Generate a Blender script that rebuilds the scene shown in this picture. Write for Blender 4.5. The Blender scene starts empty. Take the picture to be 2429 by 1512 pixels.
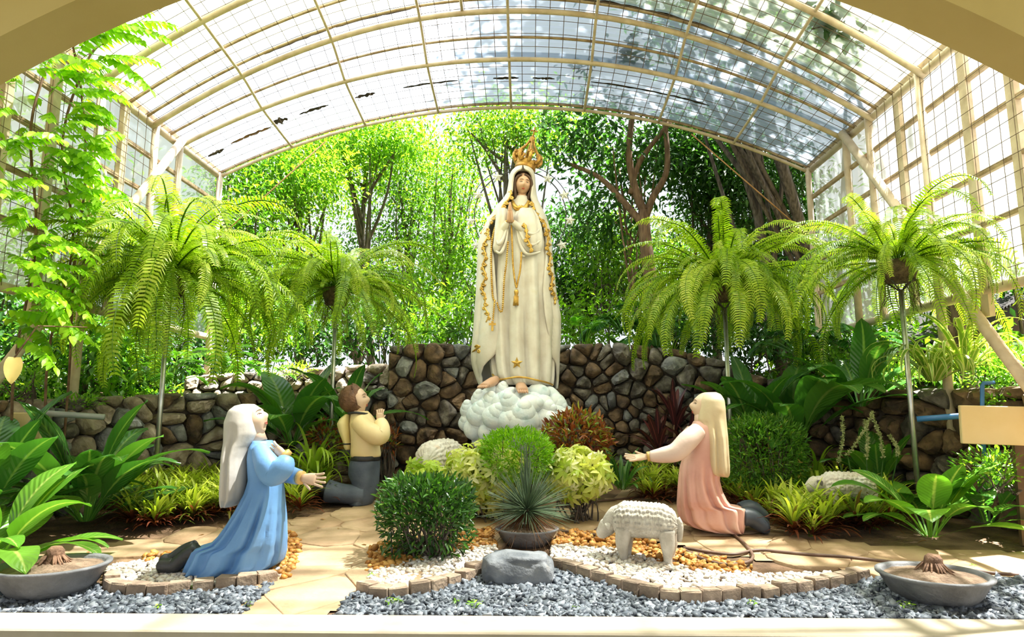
import bpy, bmesh, math, random
import numpy as np
from mathutils import Vector, Matrix, noise

# ---------------------------------------------------------------- camera, sky, sun, exposure
F = 1560.0; PITCH = math.radians(8.3); YAW = math.radians(1.29); CAM = np.array([0, 0, 1.1])
scn = bpy.context.scene
COL = scn.collection
cam_d = bpy.data.cameras.new('camera'); cam_d.sensor_width = 36.0; cam_d.lens = 36.0 * F / 2429.0
cam_d.clip_start = 0.05; cam_d.clip_end = 300
cam = bpy.data.objects.new('camera', cam_d); COL.objects.link(cam)
cam.location = CAM; cam.rotation_euler = (math.pi / 2 + PITCH, 0, YAW); scn.camera = cam

world = bpy.data.worlds.new('sky'); scn.world = world; world.use_nodes = True
bg = world.node_tree.nodes['Background']
bg.inputs['Color'].default_value = (0.86, 0.93, 1.0, 1); bg.inputs['Strength'].default_value = 1.1
sun_d = bpy.data.lights.new('sun', 'SUN'); sun_d.energy = 38.0; sun_d.angle = math.radians(1.2); sun_d.color = (1.0, 0.975, 0.93)
sun = bpy.data.objects.new('sun', sun_d); COL.objects.link(sun)
SUN_DIR = Vector((0.45, 0.12, 1.0)).normalized()           # towards the sun: high, to the right, a little behind the garden
sun.rotation_euler = SUN_DIR.to_track_quat('Z', 'Y').to_euler(); sun.location = (8, 4, 16)
vs = scn.view_settings
vs.view_transform = 'Standard'; vs.look = 'None'; vs.exposure = 0.28; vs.gamma = 1.0; vs.use_curve_mapping = False
scn.cycles.max_bounces = 6; scn.cycles.diffuse_bounces = 3; scn.cycles.transmission_bounces = 5; scn.cycles.glossy_bounces = 2
scn.cycles.transparent_max_bounces = 10; scn.cycles.caustics_reflective = False; scn.cycles.caustics_refractive = False
scn.cycles.sample_clamp_indirect = 6.0; scn.cycles.adaptive_threshold = 0.03; scn.cycles.use_light_tree = False

# ---------------------------------------------------------------- pixel <-> place helpers (a pixel plus a real depth gives a point)
_f = np.array([-math.sin(YAW) * math.cos(PITCH), math.cos(YAW) * math.cos(PITCH), math.sin(PITCH)])
_r = np.array([math.cos(YAW), math.sin(YAW), 0.0]); _u = np.cross(_r, _f)
def ray(px, py): return _f + _r * (px - 1214.5) / F - _u * (py - 756.0) / F
def at(px, py, D):
    d = ray(px, py); return CAM + d * (D / d[1])
def gz(x, y):
    return 0.0 if y < 3.7 else 0.07 * (min(y, 9.0) - 3.7)
def gnd(px, py):
    d = ray(px, py); lo, hi = 2.0, 40.0
    for _ in range(40):
        m = (lo + hi) / 2; p = CAM + d * (m / d[1])
        if p[2] > gz(p[0], p[1]): lo = m
        else: hi = m
    return CAM + d * (lo / d[1])
def V(*a): return np.array(a, float)
def unit(a): return a / (np.linalg.norm(a, axis=-1, keepdims=True) + 1e-9)

# ---------------------------------------------------------------- object helpers
def org(o):
    p = np.zeros(3)
    while o is not None:
        p = p + np.array(o.location); o = o.parent
    return p
def tag(o, label=None, cat=None, group=None, kind=None):
    if label: o['label'] = label
    if cat: o['category'] = cat
    if group: o['group'] = group
    if kind: o['kind'] = kind
    return o
def thing(name, loc, label=None, cat=None, group=None, kind=None):
    o = bpy.data.objects.new(name, None); COL.objects.link(o); o.location = tuple(loc); o.empty_display_size = 0.1
    return tag(o, label, cat, group, kind)
def make_mesh(name, v, f, luv=None, smooth=True):
    v = np.asarray(v, float).reshape(-1, 3)
    me = bpy.data.meshes.new(name)
    if isinstance(f, np.ndarray):
        nf, k = f.shape
        me.vertices.add(len(v)); me.vertices.foreach_set('co', v.ravel())
        me.loops.add(nf * k); me.loops.foreach_set('vertex_index', f.ravel().astype(np.int32))
        me.polygons.add(nf); me.polygons.foreach_set('loop_start', np.arange(0, nf * k, k, dtype=np.int32))
        me.update(calc_edges=True); me.validate()
    else:
        me.from_pydata(v.tolist(), [], [list(map(int, q)) for q in f])
    if luv is not None:
        a = me.attributes.new('luv', 'FLOAT_VECTOR', 'POINT'); a.data.foreach_set('vector', np.asarray(luv, float).ravel())
    if smooth: me.polygons.foreach_set('use_smooth', np.ones(len(me.polygons), bool))
    return me
def mob(name, v, f, mat, parent=None, luv=None, smooth=True, loc=None, local=False):
    """one mesh object from world-space vertices; local=True: vertices already relative to the parent/loc"""
    v = np.asarray(v, float).reshape(-1, 3)
    o = bpy.data.objects.new(name, None)
    base = np.zeros(3)
    if not local:
        if parent is not None: base = org(parent)
        elif loc is not None: base = np.asarray(loc, float)
    me = make_mesh(name, v - base, f, luv, smooth)
    bpy.data.objects.remove(o)
    o = bpy.data.objects.new(name, me); COL.objects.link(o)
    if mat is not None: me.materials.append(mat)
    if parent is not None: o.parent = parent
    if loc is not None: o.location = tuple(np.asarray(loc, float) - (org(parent) if parent is not None else 0))
    return o
def inst(name, me, loc, rot=(0, 0, 0), sc=1.0, parent=None):
    """an object that shares mesh data; loc in the parent's space"""
    o = bpy.data.objects.new(name, me); COL.objects.link(o); o.location = tuple(loc); o.rotation_euler = rot
    o.scale = (sc, sc, sc) if np.isscalar(sc) else sc
    if parent is not None: o.parent = parent
    return o
class MB:
    def __init__(s): s.v = []; s.f = []; s.l = []; s.n = 0
    def add(s, v, f, luv=None):
        v = np.asarray(v, float).reshape(-1, 3)
        s.v.append(v); s.f += [tuple(i + s.n for i in q) for q in f]
        s.l.append(np.zeros((len(v), 3)) if luv is None else np.asarray(luv, float)); s.n += len(v); return s
    def build(s, name, mat, parent=None, smooth=True, loc=None, local=False):
        return mob(name, np.vstack(s.v), s.f, mat, parent, np.vstack(s.l), smooth, loc, local)
    def mesh(s, name, smooth=True): return make_mesh(name, np.vstack(s.v), s.f, np.vstack(s.l), smooth)

def box(cx, cy, cz, sx, sy, sz):
    v = [(cx + a * sx / 2, cy + b * sy / 2, cz + c * sz / 2) for a in (-1, 1) for b in (-1, 1) for c in (-1, 1)]
    return v, [(0, 1, 3, 2), (4, 6, 7, 5), (0, 4, 5, 1), (2, 3, 7, 6), (0, 2, 6, 4), (1, 5, 7, 3)]
def bevel_box(sx, sy, sz, b, jit=0, seed=0):
    bm = bmesh.new(); bmesh.ops.create_cube(bm, size=1.0)
    for v in bm.verts: v.co = Vector((v.co.x * sx, v.co.y * sy, v.co.z * sz))
    bmesh.ops.bevel(bm, geom=list(bm.edges), offset=b, segments=1, affect='EDGES')
    rr = random.Random(seed)
    if jit:
        for v in bm.verts: v.co += Vector((rr.uniform(-jit, jit), rr.uniform(-jit, jit), rr.uniform(-jit, jit)))
    v = [tuple(q.co) for q in bm.verts]; f = [tuple(x.index for x in q.verts) for q in bm.faces]; bm.free(); return v, f
def tube(path, r, n=8, caps=True, flat=1.0, up0=None):
    P = np.asarray(path, float); m = len(P)
    r = np.full(m, r) if np.isscalar(r) else np.asarray(r, float)
    T = np.gradient(P, axis=0); T /= np.linalg.norm(T, axis=1)[:, None] + 1e-12
    up = V(0, 0, 1) if up0 is None else np.asarray(up0, float)
    if abs(T[0] @ up) > 0.95 * np.linalg.norm(up): up = V(1, 0, 0)
    N = np.cross(T[0], up); N /= np.linalg.norm(N); a = np.arange(n) * 2 * math.pi / n
    vs_ = []
    for i in range(m):
        N = N - T[i] * (N @ T[i]); N /= np.linalg.norm(N) + 1e-12; B = np.cross(T[i], N)
        vs_.append(P[i] + r[i] * (np.cos(a)[:, None] * N + flat * np.sin(a)[:, None] * B))
    f = [(i * n + j, i * n + (j + 1) % n, (i + 1) * n + (j + 1) % n, (i + 1) * n + j) for i in range(m - 1) for j in range(n)]
    if caps: f += [tuple(range(n))[::-1], tuple((m - 1) * n + j for j in range(n))]
    return np.vstack(vs_), f
def bar(p, q, w, h):
    """rectangular bar between two points"""
    p = np.asarray(p, float); q = np.asarray(q, float); d = (q - p) / np.linalg.norm(q - p)
    up = V(0, 0, 1) if abs(d[2]) < 0.9 else V(0, 1, 0)
    s = np.cross(d, up); s /= np.linalg.norm(s); u = np.cross(s, d)
    v = [e + a * s * w / 2 + b * u * h / 2 for e in (p, q) for a, b in ((-1, -1), (1, -1), (1, 1), (-1, 1))]
    return v, [(3, 2, 1, 0), (4, 5, 6, 7), (0, 1, 5, 4), (1, 2, 6, 5), (2, 3, 7, 6), (3, 0, 4, 7)]
def loft(rings, closed=True, cap0=True, cap1=True):
    n = len(rings[0]); m = len(rings); f = []
    for i in range(m - 1):
        for j in range(n if closed else n - 1):
            f.append((i * n + j, i * n + (j + 1) % n, (i + 1) * n + (j + 1) % n, (i + 1) * n + j))
    if closed and cap0: f.append(tuple(range(n))[::-1])
    if closed and cap1: f.append(tuple((m - 1) * n + j for j in range(n)))
    return np.vstack(rings), f
def lathe(c, prof, n=32, ax=1.0, ay=1.0):
    a = np.arange(n) * 2 * math.pi / n
    return loft([np.c_[c[0] + r * ax * np.cos(a), c[1] + r * ay * np.sin(a), np.full(n, c[2] + z)] for r, z in prof])
def ball(c, r, nu=12, nv=8, sc=(1, 1, 1), R=None):
    rings = []
    for i in range(nv + 1):
        t = math.pi * i / nv; a = np.arange(nu) * 2 * math.pi / nu
        s = max(math.sin(t), 0.01)
        p = np.c_[s * np.cos(a), s * np.sin(a), np.full(nu, -math.cos(t))] * np.array(sc) * r
        if R is not None: p = p @ np.asarray(R).T
        rings.append(p + np.asarray(c, float))
    return loft(rings)
def ico(sub=1):
    bm = bmesh.new(); bmesh.ops.create_icosphere(bm, subdivisions=sub, radius=1.0)
    v = np.array([q.co for q in bm.verts]); f = np.array([[x.index for x in q.verts] for q in bm.faces]); bm.free(); return v, f
def rotz(a): c, s = math.cos(a), math.sin(a); return np.array([[c, -s, 0], [s, c, 0], [0, 0, 1.0]])
def rotx(a): c, s = math.cos(a), math.sin(a); return np.array([[1.0, 0, 0], [0, c, -s], [0, s, c]])
def roty(a): c, s = math.cos(a), math.sin(a); return np.array([[c, 0, s], [0, 1.0, 0], [-s, 0, c]])
def smooth_path(pts, n=40):
    P = np.asarray(pts, float); m = len(P); out = []
    for i in range(m - 1):
        p0, p1, p2, p3 = P[max(i - 1, 0)], P[i], P[i + 1], P[min(i + 2, m - 1)]
        k = max(2, n // (m - 1))
        for t in np.arange(k) / k:
            out.append(0.5 * ((2 * p1) + (-p0 + p2) * t + (2 * p0 - 5 * p1 + 4 * p2 - p3) * t * t + (-p0 + 3 * p1 - 3 * p2 + p3) * t ** 3))
    out.append(P[-1]); return np.array(out)
def nz(p, s=1.0): return noise.noise(Vector((p[0] * s, p[1] * s, p[2] * s)))

# ---------------------------------------------------------------- materials
MATS = {}
def mat(name, c1, c2=None, rough=0.6, metal=0.0, scale=6.0, bump=0.0, bscale=30.0, contrast=(0.35, 0.65), spec=0.5, c3=None, detail=6.0, stretch=None, rnd=0.0):
    if name in MATS: return MATS[name]
    m = bpy.data.materials.new(name); m.use_nodes = True; nt = m.node_tree; b = nt.nodes['Principled BSDF']
    b.inputs['Roughness'].default_value = rough; b.inputs['Metallic'].default_value = metal; b.inputs['Specular IOR Level'].default_value = spec
    b.inputs['Base Color'].default_value = (*c1, 1); m.diffuse_color = (*c1, 1)
    tc = nt.nodes.new('ShaderNodeTexCoord'); src = tc.outputs['Object']
    if rnd:
        oi = nt.nodes.new('ShaderNodeObjectInfo'); ad = nt.nodes.new('ShaderNodeVectorMath'); ad.operation = 'MULTIPLY_ADD'
        cx = nt.nodes.new('ShaderNodeCombineXYZ')
        for k in range(3): nt.links.new(oi.outputs['Random'], cx.inputs[k])
        ad.inputs[1].default_value = (37, 37, 37); nt.links.new(cx.outputs[0], ad.inputs[0]); nt.links.new(src, ad.inputs[2]); src = ad.outputs[0]
    if stretch:
        mp = nt.nodes.new('ShaderNodeMapping'); mp.inputs['Scale'].default_value = stretch; nt.links.new(src, mp.inputs['Vector']); src = mp.outputs[0]
    if c2 is not None:
        n = nt.nodes.new('ShaderNodeTexNoise'); n.inputs['Scale'].default_value = scale; n.inputs['Detail'].default_value = detail
        nt.links.new(src, n.inputs['Vector'])
        r = nt.nodes.new('ShaderNodeValToRGB'); r.color_ramp.elements[0].position = contrast[0]; r.color_ramp.elements[1].position = contrast[1]
        r.color_ramp.elements[0].color = (*c1, 1); r.color_ramp.elements[1].color = (*c2, 1)
        if c3 is not None:
            e = r.color_ramp.elements.new(min(0.98, contrast[1] + 0.12)); e.color = (*c3, 1)
        nt.links.new(n.outputs['Fac'], r.inputs['Fac']); out = r.outputs['Color']
        if rnd:
            h = nt.nodes.new('ShaderNodeHueSaturation'); mr = nt.nodes.new('ShaderNodeMapRange')
            mr.inputs['To Min'].default_value = 1 - rnd; mr.inputs['To Max'].default_value = 1 + rnd
            nt.links.new(oi.outputs['Random'], mr.inputs['Value']); nt.links.new(mr.outputs[0], h.inputs['Value']); nt.links.new(out, h.inputs['Color']); out = h.outputs['Color']
        nt.links.new(out, b.inputs['Base Color'])
    if bump:
        n2 = nt.nodes.new('ShaderNodeTexNoise'); n2.inputs['Scale'].default_value = bscale; n2.inputs['Detail'].default_value = 8
        nt.links.new(src, n2.inputs['Vector'])
        bp = nt.nodes.new('ShaderNodeBump'); bp.inputs['Strength'].default_value = bump; bp.inputs['Distance'].default_value = 0.028
        nt.links.new(n2.outputs['Fac'], bp.inputs['Height']); nt.links.new(bp.outputs[0], b.inputs['Normal'])
    MATS[name] = m; return m
def leafmat(name, ramp, rough=0.42, trans=0.35, rib=None, veins=0.0, edge=None, spec=0.4, tscale=1.25, vfreq=26.0):
    """luv = (across -1..1, along 0..1, tint 0..1); ramp: colours over the tint"""
    if name in MATS: return MATS[name]
    m = bpy.data.materials.new(name); m.use_nodes = True; nt = m.node_tree; b = nt.nodes['Principled BSDF']; L = nt.links
    b.inputs['Roughness'].default_value = rough; b.inputs['Specular IOR Level'].default_value = spec
    m.diffuse_color = (*ramp[len(ramp) // 2][1], 1)
    at_ = nt.nodes.new('ShaderNodeAttribute'); at_.attribute_name = 'luv'
    sp = nt.nodes.new('ShaderNodeSeparateXYZ'); L.new(at_.outputs['Vector'], sp.inputs[0])
    oi = nt.nodes.new('ShaderNodeObjectInfo')
    ad = nt.nodes.new('ShaderNodeMath'); ad.operation = 'MULTIPLY_ADD'; ad.inputs[1].default_value = 0.35; L.new(oi.outputs['Random'], ad.inputs[0]); L.new(sp.outputs[2], ad.inputs[2])
    sb = nt.nodes.new('ShaderNodeMath'); sb.operation = 'SUBTRACT'; sb.inputs[1].default_value = 0.175; L.new(ad.outputs[0], sb.inputs[0])
    r = nt.nodes.new('ShaderNodeValToRGB'); cr = r.color_ramp
    cr.elements[0].position = ramp[0][0]; cr.elements[0].color = (*ramp[0][1], 1); cr.elements[1].position = ramp[-1][0]; cr.elements[1].color = (*ramp[-1][1], 1)
    for p, c in ramp[1:-1]:
        e = cr.elements.new(p); e.color = (*c, 1)
    L.new(sb.outputs[0], r.inputs['Fac']); col = r.outputs['Color']
    ab = nt.nodes.new('ShaderNodeMath'); ab.operation = 'ABSOLUTE'; L.new(sp.outputs[0], ab.inputs[0])
    def mixc(fac, a_, c_):
        x = nt.nodes.new('ShaderNodeMix'); x.data_type = 'RGBA'; L.new(fac, x.inputs[0]); L.new(a_, x.inputs[6]); x.inputs[7].default_value = (*c_, 1); return x.outputs[2]
    def mrange(src, a0, a1, b0, b1):
        x = nt.nodes.new('ShaderNodeMapRange'); L.new(src, x.inputs['Value'])
        for k, v_ in zip(('From Min', 'From Max', 'To Min', 'To Max'), (a0, a1, b0, b1)): x.inputs[k].default_value = v_
        return x.outputs[0]
    if edge is not None: col = mixc(mrange(ab.outputs[0], edge[1], min(1, edge[1] + 0.15), 0, 1), col, edge[0])
    if veins:
        w = nt.nodes.new('ShaderNodeMath'); w.operation = 'MULTIPLY_ADD'; L.new(sp.outputs[1], w.inputs[0]); w.inputs[1].default_value = vfreq
        m3 = nt.nodes.new('ShaderNodeMath'); m3.operation = 'MULTIPLY'; L.new(ab.outputs[0], m3.inputs[0]); m3.inputs[1].default_value = -5.0; L.new(m3.outputs[0], w.inputs[2])
        fr = nt.nodes.new('ShaderNodeMath'); fr.operation = 'PINGPONG'; L.new(w.outputs[0], fr.inputs[0]); fr.inputs[1].default_value = 1.0
        bp = nt.nodes.new('ShaderNodeBump'); bp.inputs['Strength'].default_value = veins; bp.inputs['Distance'].default_value = 0.02
        L.new(fr.outputs[0], bp.inputs['Height']); L.new(bp.outputs[0], b.inputs['Normal'])
    if rib is not None: col = mixc(mrange(ab.outputs[0], 0.05, 0.13, 1, 0), col, rib)
    L.new(col, b.inputs['Base Color'])
    out = nt.nodes['Material Output']
    if trans > 0:
        tr = nt.nodes.new('ShaderNodeBsdfTranslucent'); g = nt.nodes.new('ShaderNodeVectorMath'); g.operation = 'MULTIPLY'
        g.inputs[1].default_value = (1.12 * tscale, 1.22 * tscale, 0.50 * tscale); L.new(col, g.inputs[0]); L.new(g.outputs[0], tr.inputs['Color'])
        ms = nt.nodes.new('ShaderNodeMixShader'); ms.inputs[0].default_value = trans
        L.new(b.outputs[0], ms.inputs[1]); L.new(tr.outputs[0], ms.inputs[2]); L.new(ms.outputs[0], out.inputs['Surface'])
    MATS[name] = m; return m
def sheetmat(name, tcol, p_transp, gloss=0.08, rough=0.2, bscale=None, dirt=None):
    """thin plastic sheet: diffuses the light that falls on it, lets part of it straight through"""
    m = bpy.data.materials.new(name); m.use_nodes = True; nt = m.node_tree; L = nt.links
    nt.nodes.remove(nt.nodes['Principled BSDF']); out = nt.nodes['Material Output']
    tr = nt.nodes.new('ShaderNodeBsdfTranslucent'); tr.inputs['Color'].default_value = (*tcol, 1)
    tp = nt.nodes.new('ShaderNodeBsdfTransparent'); tp.inputs['Color'].default_value = (0.95, 0.97, 0.95, 1)
    gl = nt.nodes.new('ShaderNodeBsdfGlossy'); gl.inputs['Roughness'].default_value = rough
    a = nt.nodes.new('ShaderNodeMixShader'); a.inputs[0].default_value = p_transp; L.new(tr.outputs[0], a.inputs[1]); L.new(tp.outputs[0], a.inputs[2])
    b = nt.nodes.new('ShaderNodeMixShader'); b.inputs[0].default_value = gloss; L.new(a.outputs[0], b.inputs[1]); L.new(gl.outputs[0], b.inputs[2])
    L.new(b.outputs[0], out.inputs['Surface'])
    if dirt:
        tc = nt.nodes.new('ShaderNodeTexCoord'); n = nt.nodes.new('ShaderNodeTexNoise'); n.inputs['Scale'].default_value = dirt[0]; n.inputs['Detail'].default_value = 6
        mp = nt.nodes.new('ShaderNodeMapping'); mp.inputs['Scale'].default_value = dirt[2]; L.new(tc.outputs['Object'], mp.inputs['Vector']); L.new(mp.outputs[0], n.inputs['Vector'])
        r = nt.nodes.new('ShaderNodeValToRGB'); r.color_ramp.elements[0].position = 0.35; r.color_ramp.elements[1].position = 0.6
        r.color_ramp.elements[0].color = (*dirt[1], 1); r.color_ramp.elements[1].color = (*tcol, 1); L.new(n.outputs['Fac'], r.inputs['Fac']); L.new(r.outputs['Color'], tr.inputs['Color'])
    MATS[name] = m; return m
RND = random.Random(11); NR = np.random.default_rng(11)
# ================================================================ THE SETTING
M_soil = mat('soil', (0.10, 0.055, 0.028), (0.26, 0.155, 0.085), rough=0.95, scale=5, bump=0.8, bscale=40)
M_slab = mat('path_stone', (0.31, 0.195, 0.105), (0.50, 0.35, 0.21), rough=0.9, scale=2.2, bump=0.35, bscale=22, rnd=0.10)
M_cream = mat('cream_paint', (0.44, 0.33, 0.14), (0.48, 0.37, 0.17), rough=0.75, scale=1.5, bump=0.03, bscale=80)
M_sill = mat('sill_paint', (0.40, 0.33, 0.235), (0.50, 0.42, 0.315), rough=0.7, scale=3.5, bump=0.08, bscale=60)
M_frame = mat('frame_paint', (0.46, 0.35, 0.24), (0.64, 0.52, 0.38), rough=0.6, scale=7, bump=0.1, bscale=50, contrast=(0.3, 0.6))
M_rail = mat('rail_paint', (0.26, 0.17, 0.09), (0.46, 0.34, 0.20), rough=0.7, scale=9, bump=0.15, bscale=60)
M_wire = mat('rusty_wire', (0.10, 0.065, 0.04), (0.20, 0.14, 0.09), rough=0.8, scale=20)
M_bank = mat('bank_soil', (0.12, 0.075, 0.04), (0.22, 0.17, 0.08), rough=0.95, scale=3, bump=0.6, bscale=20)
M_mortar = mat('dark_mortar', (0.05, 0.036, 0.026), (0.10, 0.075, 0.055), rough=0.95, scale=8, bump=0.5, bscale=30)

# --- ground of the garden, sloping up towards the wall
def grid(x0, x1, nx, y0, y1, ny, zf):
    xs = np.linspace(x0, x1, nx); ys = np.linspace(y0, y1, ny)
    v = [(x, y, zf(x, y)) for y in ys for x in xs]
    f = [(j * nx + i, j * nx + i + 1, (j + 1) * nx + i + 1, (j + 1) * nx + i) for j in range(ny - 1) for i in range(nx - 1)]
    return v, f
def ground_z(x, y): return gz(x, y) - 0.012 + 0.018 * nz((x, y, 0), 1.7) + 0.008 * nz((x, y, 3), 6)
v, f = grid(-5.6, 5.4, 120, 3.62, 9.4, 64, ground_z)
tag(mob('floor', v, f, M_soil, loc=(0, 6, 0)), 'bare brown garden soil under the plants', kind='structure')

# --- higher ground behind the stone wall
def bank_z(x, y):
    e = min(1.0, max(0.0, (y - 8.9) / 1.2))
    return 1.15 + 0.45 * e + 0.03 * (y - 9) + 0.08 * nz((x, y, 7), 0.6)
BANK = [(-4.85, 5.2), (-4.6, 6.4), (-3.7, 7.7), (-2.6, 8.35), (-1.5, 8.7), (0.3, 9.1), (1.6, 9.0), (2.7, 8.6), (3.5, 8.0), (4.15, 7.0), (4.5, 5.9), (4.7, 5.2)]
bp_ = np.array(BANK); t_ = np.linspace(0, 1, 60); s_ = np.linspace(0, 1, len(bp_))
edge = np.c_[np.interp(t_, s_, bp_[:, 0]), np.interp(t_, s_, bp_[:, 1])]
cen = np.array([-0.2, 4.5]); rings = []
for k in (0.0, 0.5, 1.0, 2.0, 4.0, 8.0, 16.0, 34.0):
    d = edge - cen; d /= np.linalg.norm(d, axis=1)[:, None]
    q = edge + d * k; rings.append(np.array([(x, y, bank_z(x, y)) for x, y in q]))
v, f = loft(rings, closed=False)
tag(mob('bank', v, f, M_bank, loc=(0, 12, 1.2)), 'raised earth bank behind the stone wall under the trees', kind='structure')
tag(mob('lawn', *grid(-60, 60, 9, -40, 80, 9, lambda x, y: -0.35), mat('outer_ground', (0.10, 0.12, 0.05), (0.2, 0.18, 0.1), rough=1.0, scale=0.6)), 'level ground around the garden house', kind='structure')

# --- arch wall of the porch the photograph is taken from
def arch_z(x, peak=4.02, w=0.1022): return peak - w * (x + 0.20) ** 2
AX = np.linspace(-5.15, 4.75, 60)
zs = np.maximum(arch_z(AX), -0.5)
Yb, Yf = 3.70, 3.40
top = 7.2
mbw = MB()
rf = np.c_[AX, np.full(60, Yf), zs]; rb = np.c_[AX, np.full(60, Yb), zs]
tf = np.c_[AX, np.full(60, Yf), np.full(60, top)]; tb = np.c_[AX, np.full(60, Yb), np.full(60, top)]
v, f = loft([tf, rf, rb, tb], closed=False); mbw.add(v, f)
for xa, xb in ((-9.0, -5.15), (4.75, 9.0)):
    mbw.add(*box((xa + xb) / 2, (Yf + Yb) / 2, (top - 0.5) / 2, xb - xa, Yb - Yf, top + 0.5))
wf = mbw.build('wall_front', M_cream, smooth=False, loc=(0, 3.55, 0)); tag(wf, 'cream porch wall with the wide arched opening', kind='structure')
# raised band around the arch on the porch side
rings = []
for k, dy in ((1.06, 0.0), (1.06, -0.06), (1.16, -0.06), (1.16, 0.0)):
    rings.append(np.c_[AX * 1.0, np.full(60, Yf - 0.002 + dy), zs + 0.0 + (k - 1.0) * 6.5])
v, f = loft(rings, closed=False)
mob('arch_band', v, f, M_cream, wf, smooth=False)
v, f = box(0, 3.565, -0.19, 18, 0.37, 0.38)
sill = mob('sill', *bevel_box(18, 0.285, 0.40, 0.008), M_sill, loc=(0, 3.60, -0.175), local=True, smooth=False)
tag(sill, 'low cream sill along the bottom of the arched opening', kind='structure')
mc = MB(); mc.add(*box(0, 0.4, 5.1, 18, 6.0, 0.2))
tag(mc.build('ceiling', M_cream, smooth=False, loc=(0, 0.6, 5.1)), 'cream porch ceiling above the arch', kind='structure')
tag(mob('floor_porch', *box(0, 0.4, -0.42, 18, 6.0, 0.1), mat('porch_tile', (0.38, 0.27, 0.18), (0.46, 0.34, 0.23), rough=0.6), loc=(0, 0.4, -0.42), smooth=False), 'tiled porch floor', kind='structure')

# --- garden house frame: two glazed side walls and a vaulted roof
XL, XR, ZE = -4.45, 4.02, 4.55
XC, HW = (XL + XR) / 2, (XR - XL) / 2
PK = np.array([(3.0, 6.35), (5.0, 6.30), (6.3, 6.14), (7.3, 5.98), (7.9, 5.70), (9.0, 5.58), (9.6, 5.56)])
def roof_z(x, D):
    pk = np.interp(D, PK[:, 0], PK[:, 1]); t = (x - XC) / HW
    return ZE + (pk - ZE) * (1 - abs(t) ** 2.05)
RAILZ = [4.52, 4.12, 3.67, 3.20, 2.75, 2.17]
POSTS = [9.0, 7.9, 7.35, 6.8, 6.35, 5.75, 5.2, 4.6, 4.0]
M_pane = sheetmat('side_film', (0.62, 0.66, 0.68), 0.38, gloss=0.10, rough=0.12, dirt=(2.0, (0.40, 0.44, 0.44), (1, 1, 0.35)))
M_sheetA = sheetmat('clear_corrugated', (0.50, 0.57, 0.68), 0.30, gloss=0.10, rough=0.25)
M_sheetB = sheetmat('green_corrugated', (0.57, 0.62, 0.49), 0.30, gloss=0.06, rough=0.3)
for side, X, s in (('left', XL, 1), ('right', XR, -1)):
    w = thing('wall_' + side, (X, 6.5, 2.1), '%s side wall of cream steel posts glazed with clear plastic film' % side, kind='structure')
    for i, D in enumerate(POSTS):
        lo = 0.3 if D in (9.0, 6.35) else (2.15 if D > 6.4 else max(1.0, ZE - (7.83 - D) * 1.254))
        if D in (7.9, 7.35, 6.35, 9.0):
            v, f = tube([(X + s * 0.03, D, lo), (X + s * 0.03, D, ZE)], 0.042, 12)
        else:
            v, f = bar((X, D, lo), (X, D, ZE), 0.05, 0.10)
        mob('post', v, f, M_frame, w, smooth=D in (7.9, 7.35, 6.35, 9.0))
    for k, z in enumerate(RAILZ):
        if k in (0, 5):
            v, f = tube([(X, 3.75, z), (X, 9.0, z)], 0.045, 10)
            mob('rail', v, f, M_frame, w)
        else:
            for a, b in zip(POSTS[1:], POSTS[:-1]):
                mob('rail', *bar((X, a, z), (X, b, z), 0.042, 0.045), M_rail, w, smooth=False)
    for a, b in zip(POSTS[1:], POSTS[:-1]):
        for z1, z0 in zip(RAILZ[:-1], RAILZ[1:]):
            n = 5; ys = np.linspace(a, b, n); zz = np.linspace(z0, z1, n)
            v = [(X - s * 0.03 + 0.012 * nz((y * 3, z * 3, X), 1.0), y, z) for z in zz for y in ys]
            f = [(j * n + i, j * n + i + 1, (j + 1) * n + i + 1, (j + 1) * n + i) for j in range(n - 1) for i in range(n - 1)]
            mob('pane', v, f, M_pane, w)
    mw = MB()
    for y in np.arange(4.0, 7.3, 0.165): mw.add(*tube([(X + s * 0.045, y, 2.17), (X + s * 0.045, y, ZE)], 0.0035, 4, caps=False))
    for z in np.arange(2.3, 4.5, 0.15): mw.add(*tube([(X + s * 0.048, 4.0, z), (X + s * 0.048, 7.3, z)], 0.0035, 4, caps=False))
    tag(mw.build('wire_mesh', M_wire, w), kind='stuff')
    v, f = tube([(X + s * 0.10, 7.83, ZE), (X + s * 0.10, 5.0, 1.0)], 0.05, 10)
    mob('brace', v, f, M_frame, w)
    # eave beam
    mob('eave_beam', *bar((X, 3.72, ZE + 0.02), (X, 9.05, ZE + 0.02), 0.07, 0.09), M_rail, w, smooth=False)
rw = thing('roof', (XC, 6.5, ZE), 'vaulted roof of translucent corrugated sheets on cream steel arches', kind='structure')
xs = np.linspace(XL, XR, 49)
def arch_path(D, dz=0.0): return np.array([(x, D, roof_z(x, D) + dz) for x in xs])
for D, r in ((9.0, 0.024), (7.9, 0.030), (7.3, 0.034), (6.3, 0.036), (5.2, 0.036), (4.1, 0.036)):
    mob('arch_tube', *tube(arch_path(D, -0.07), r, 10), M_frame, rw)
for D in (8.98, 7.66, 7.16, 6.82, 5.75, 4.65):
    mob('batten', *tube(arch_path(D, -0.02), 0.017, 6), M_rail, rw)
for k in range(-3, 4):
    x = XC + k * HW / 4
    ys = np.linspace(3.72, 9.0, 24)
    mob('purlin', *tube([(x, y, roof_z(x, y) - 0.075) for y in ys], 0.018, 8), M_frame, rw)
mob('cross_bar', *tube([(XC - 0.55, y, roof_z(XC - 0.55, y) - 0.05) for y in (6.9, 7.3)], 0.02, 6), M_frame, rw)
mw = MB()
for x in np.arange(XL + 0.1, XR, 0.172):
    ys = np.linspace(3.75, 9.0, 16); mw.add(*tube([(x, y, roof_z(x, y) - 0.035) for y in ys], 0.0042, 4, caps=False))
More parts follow.
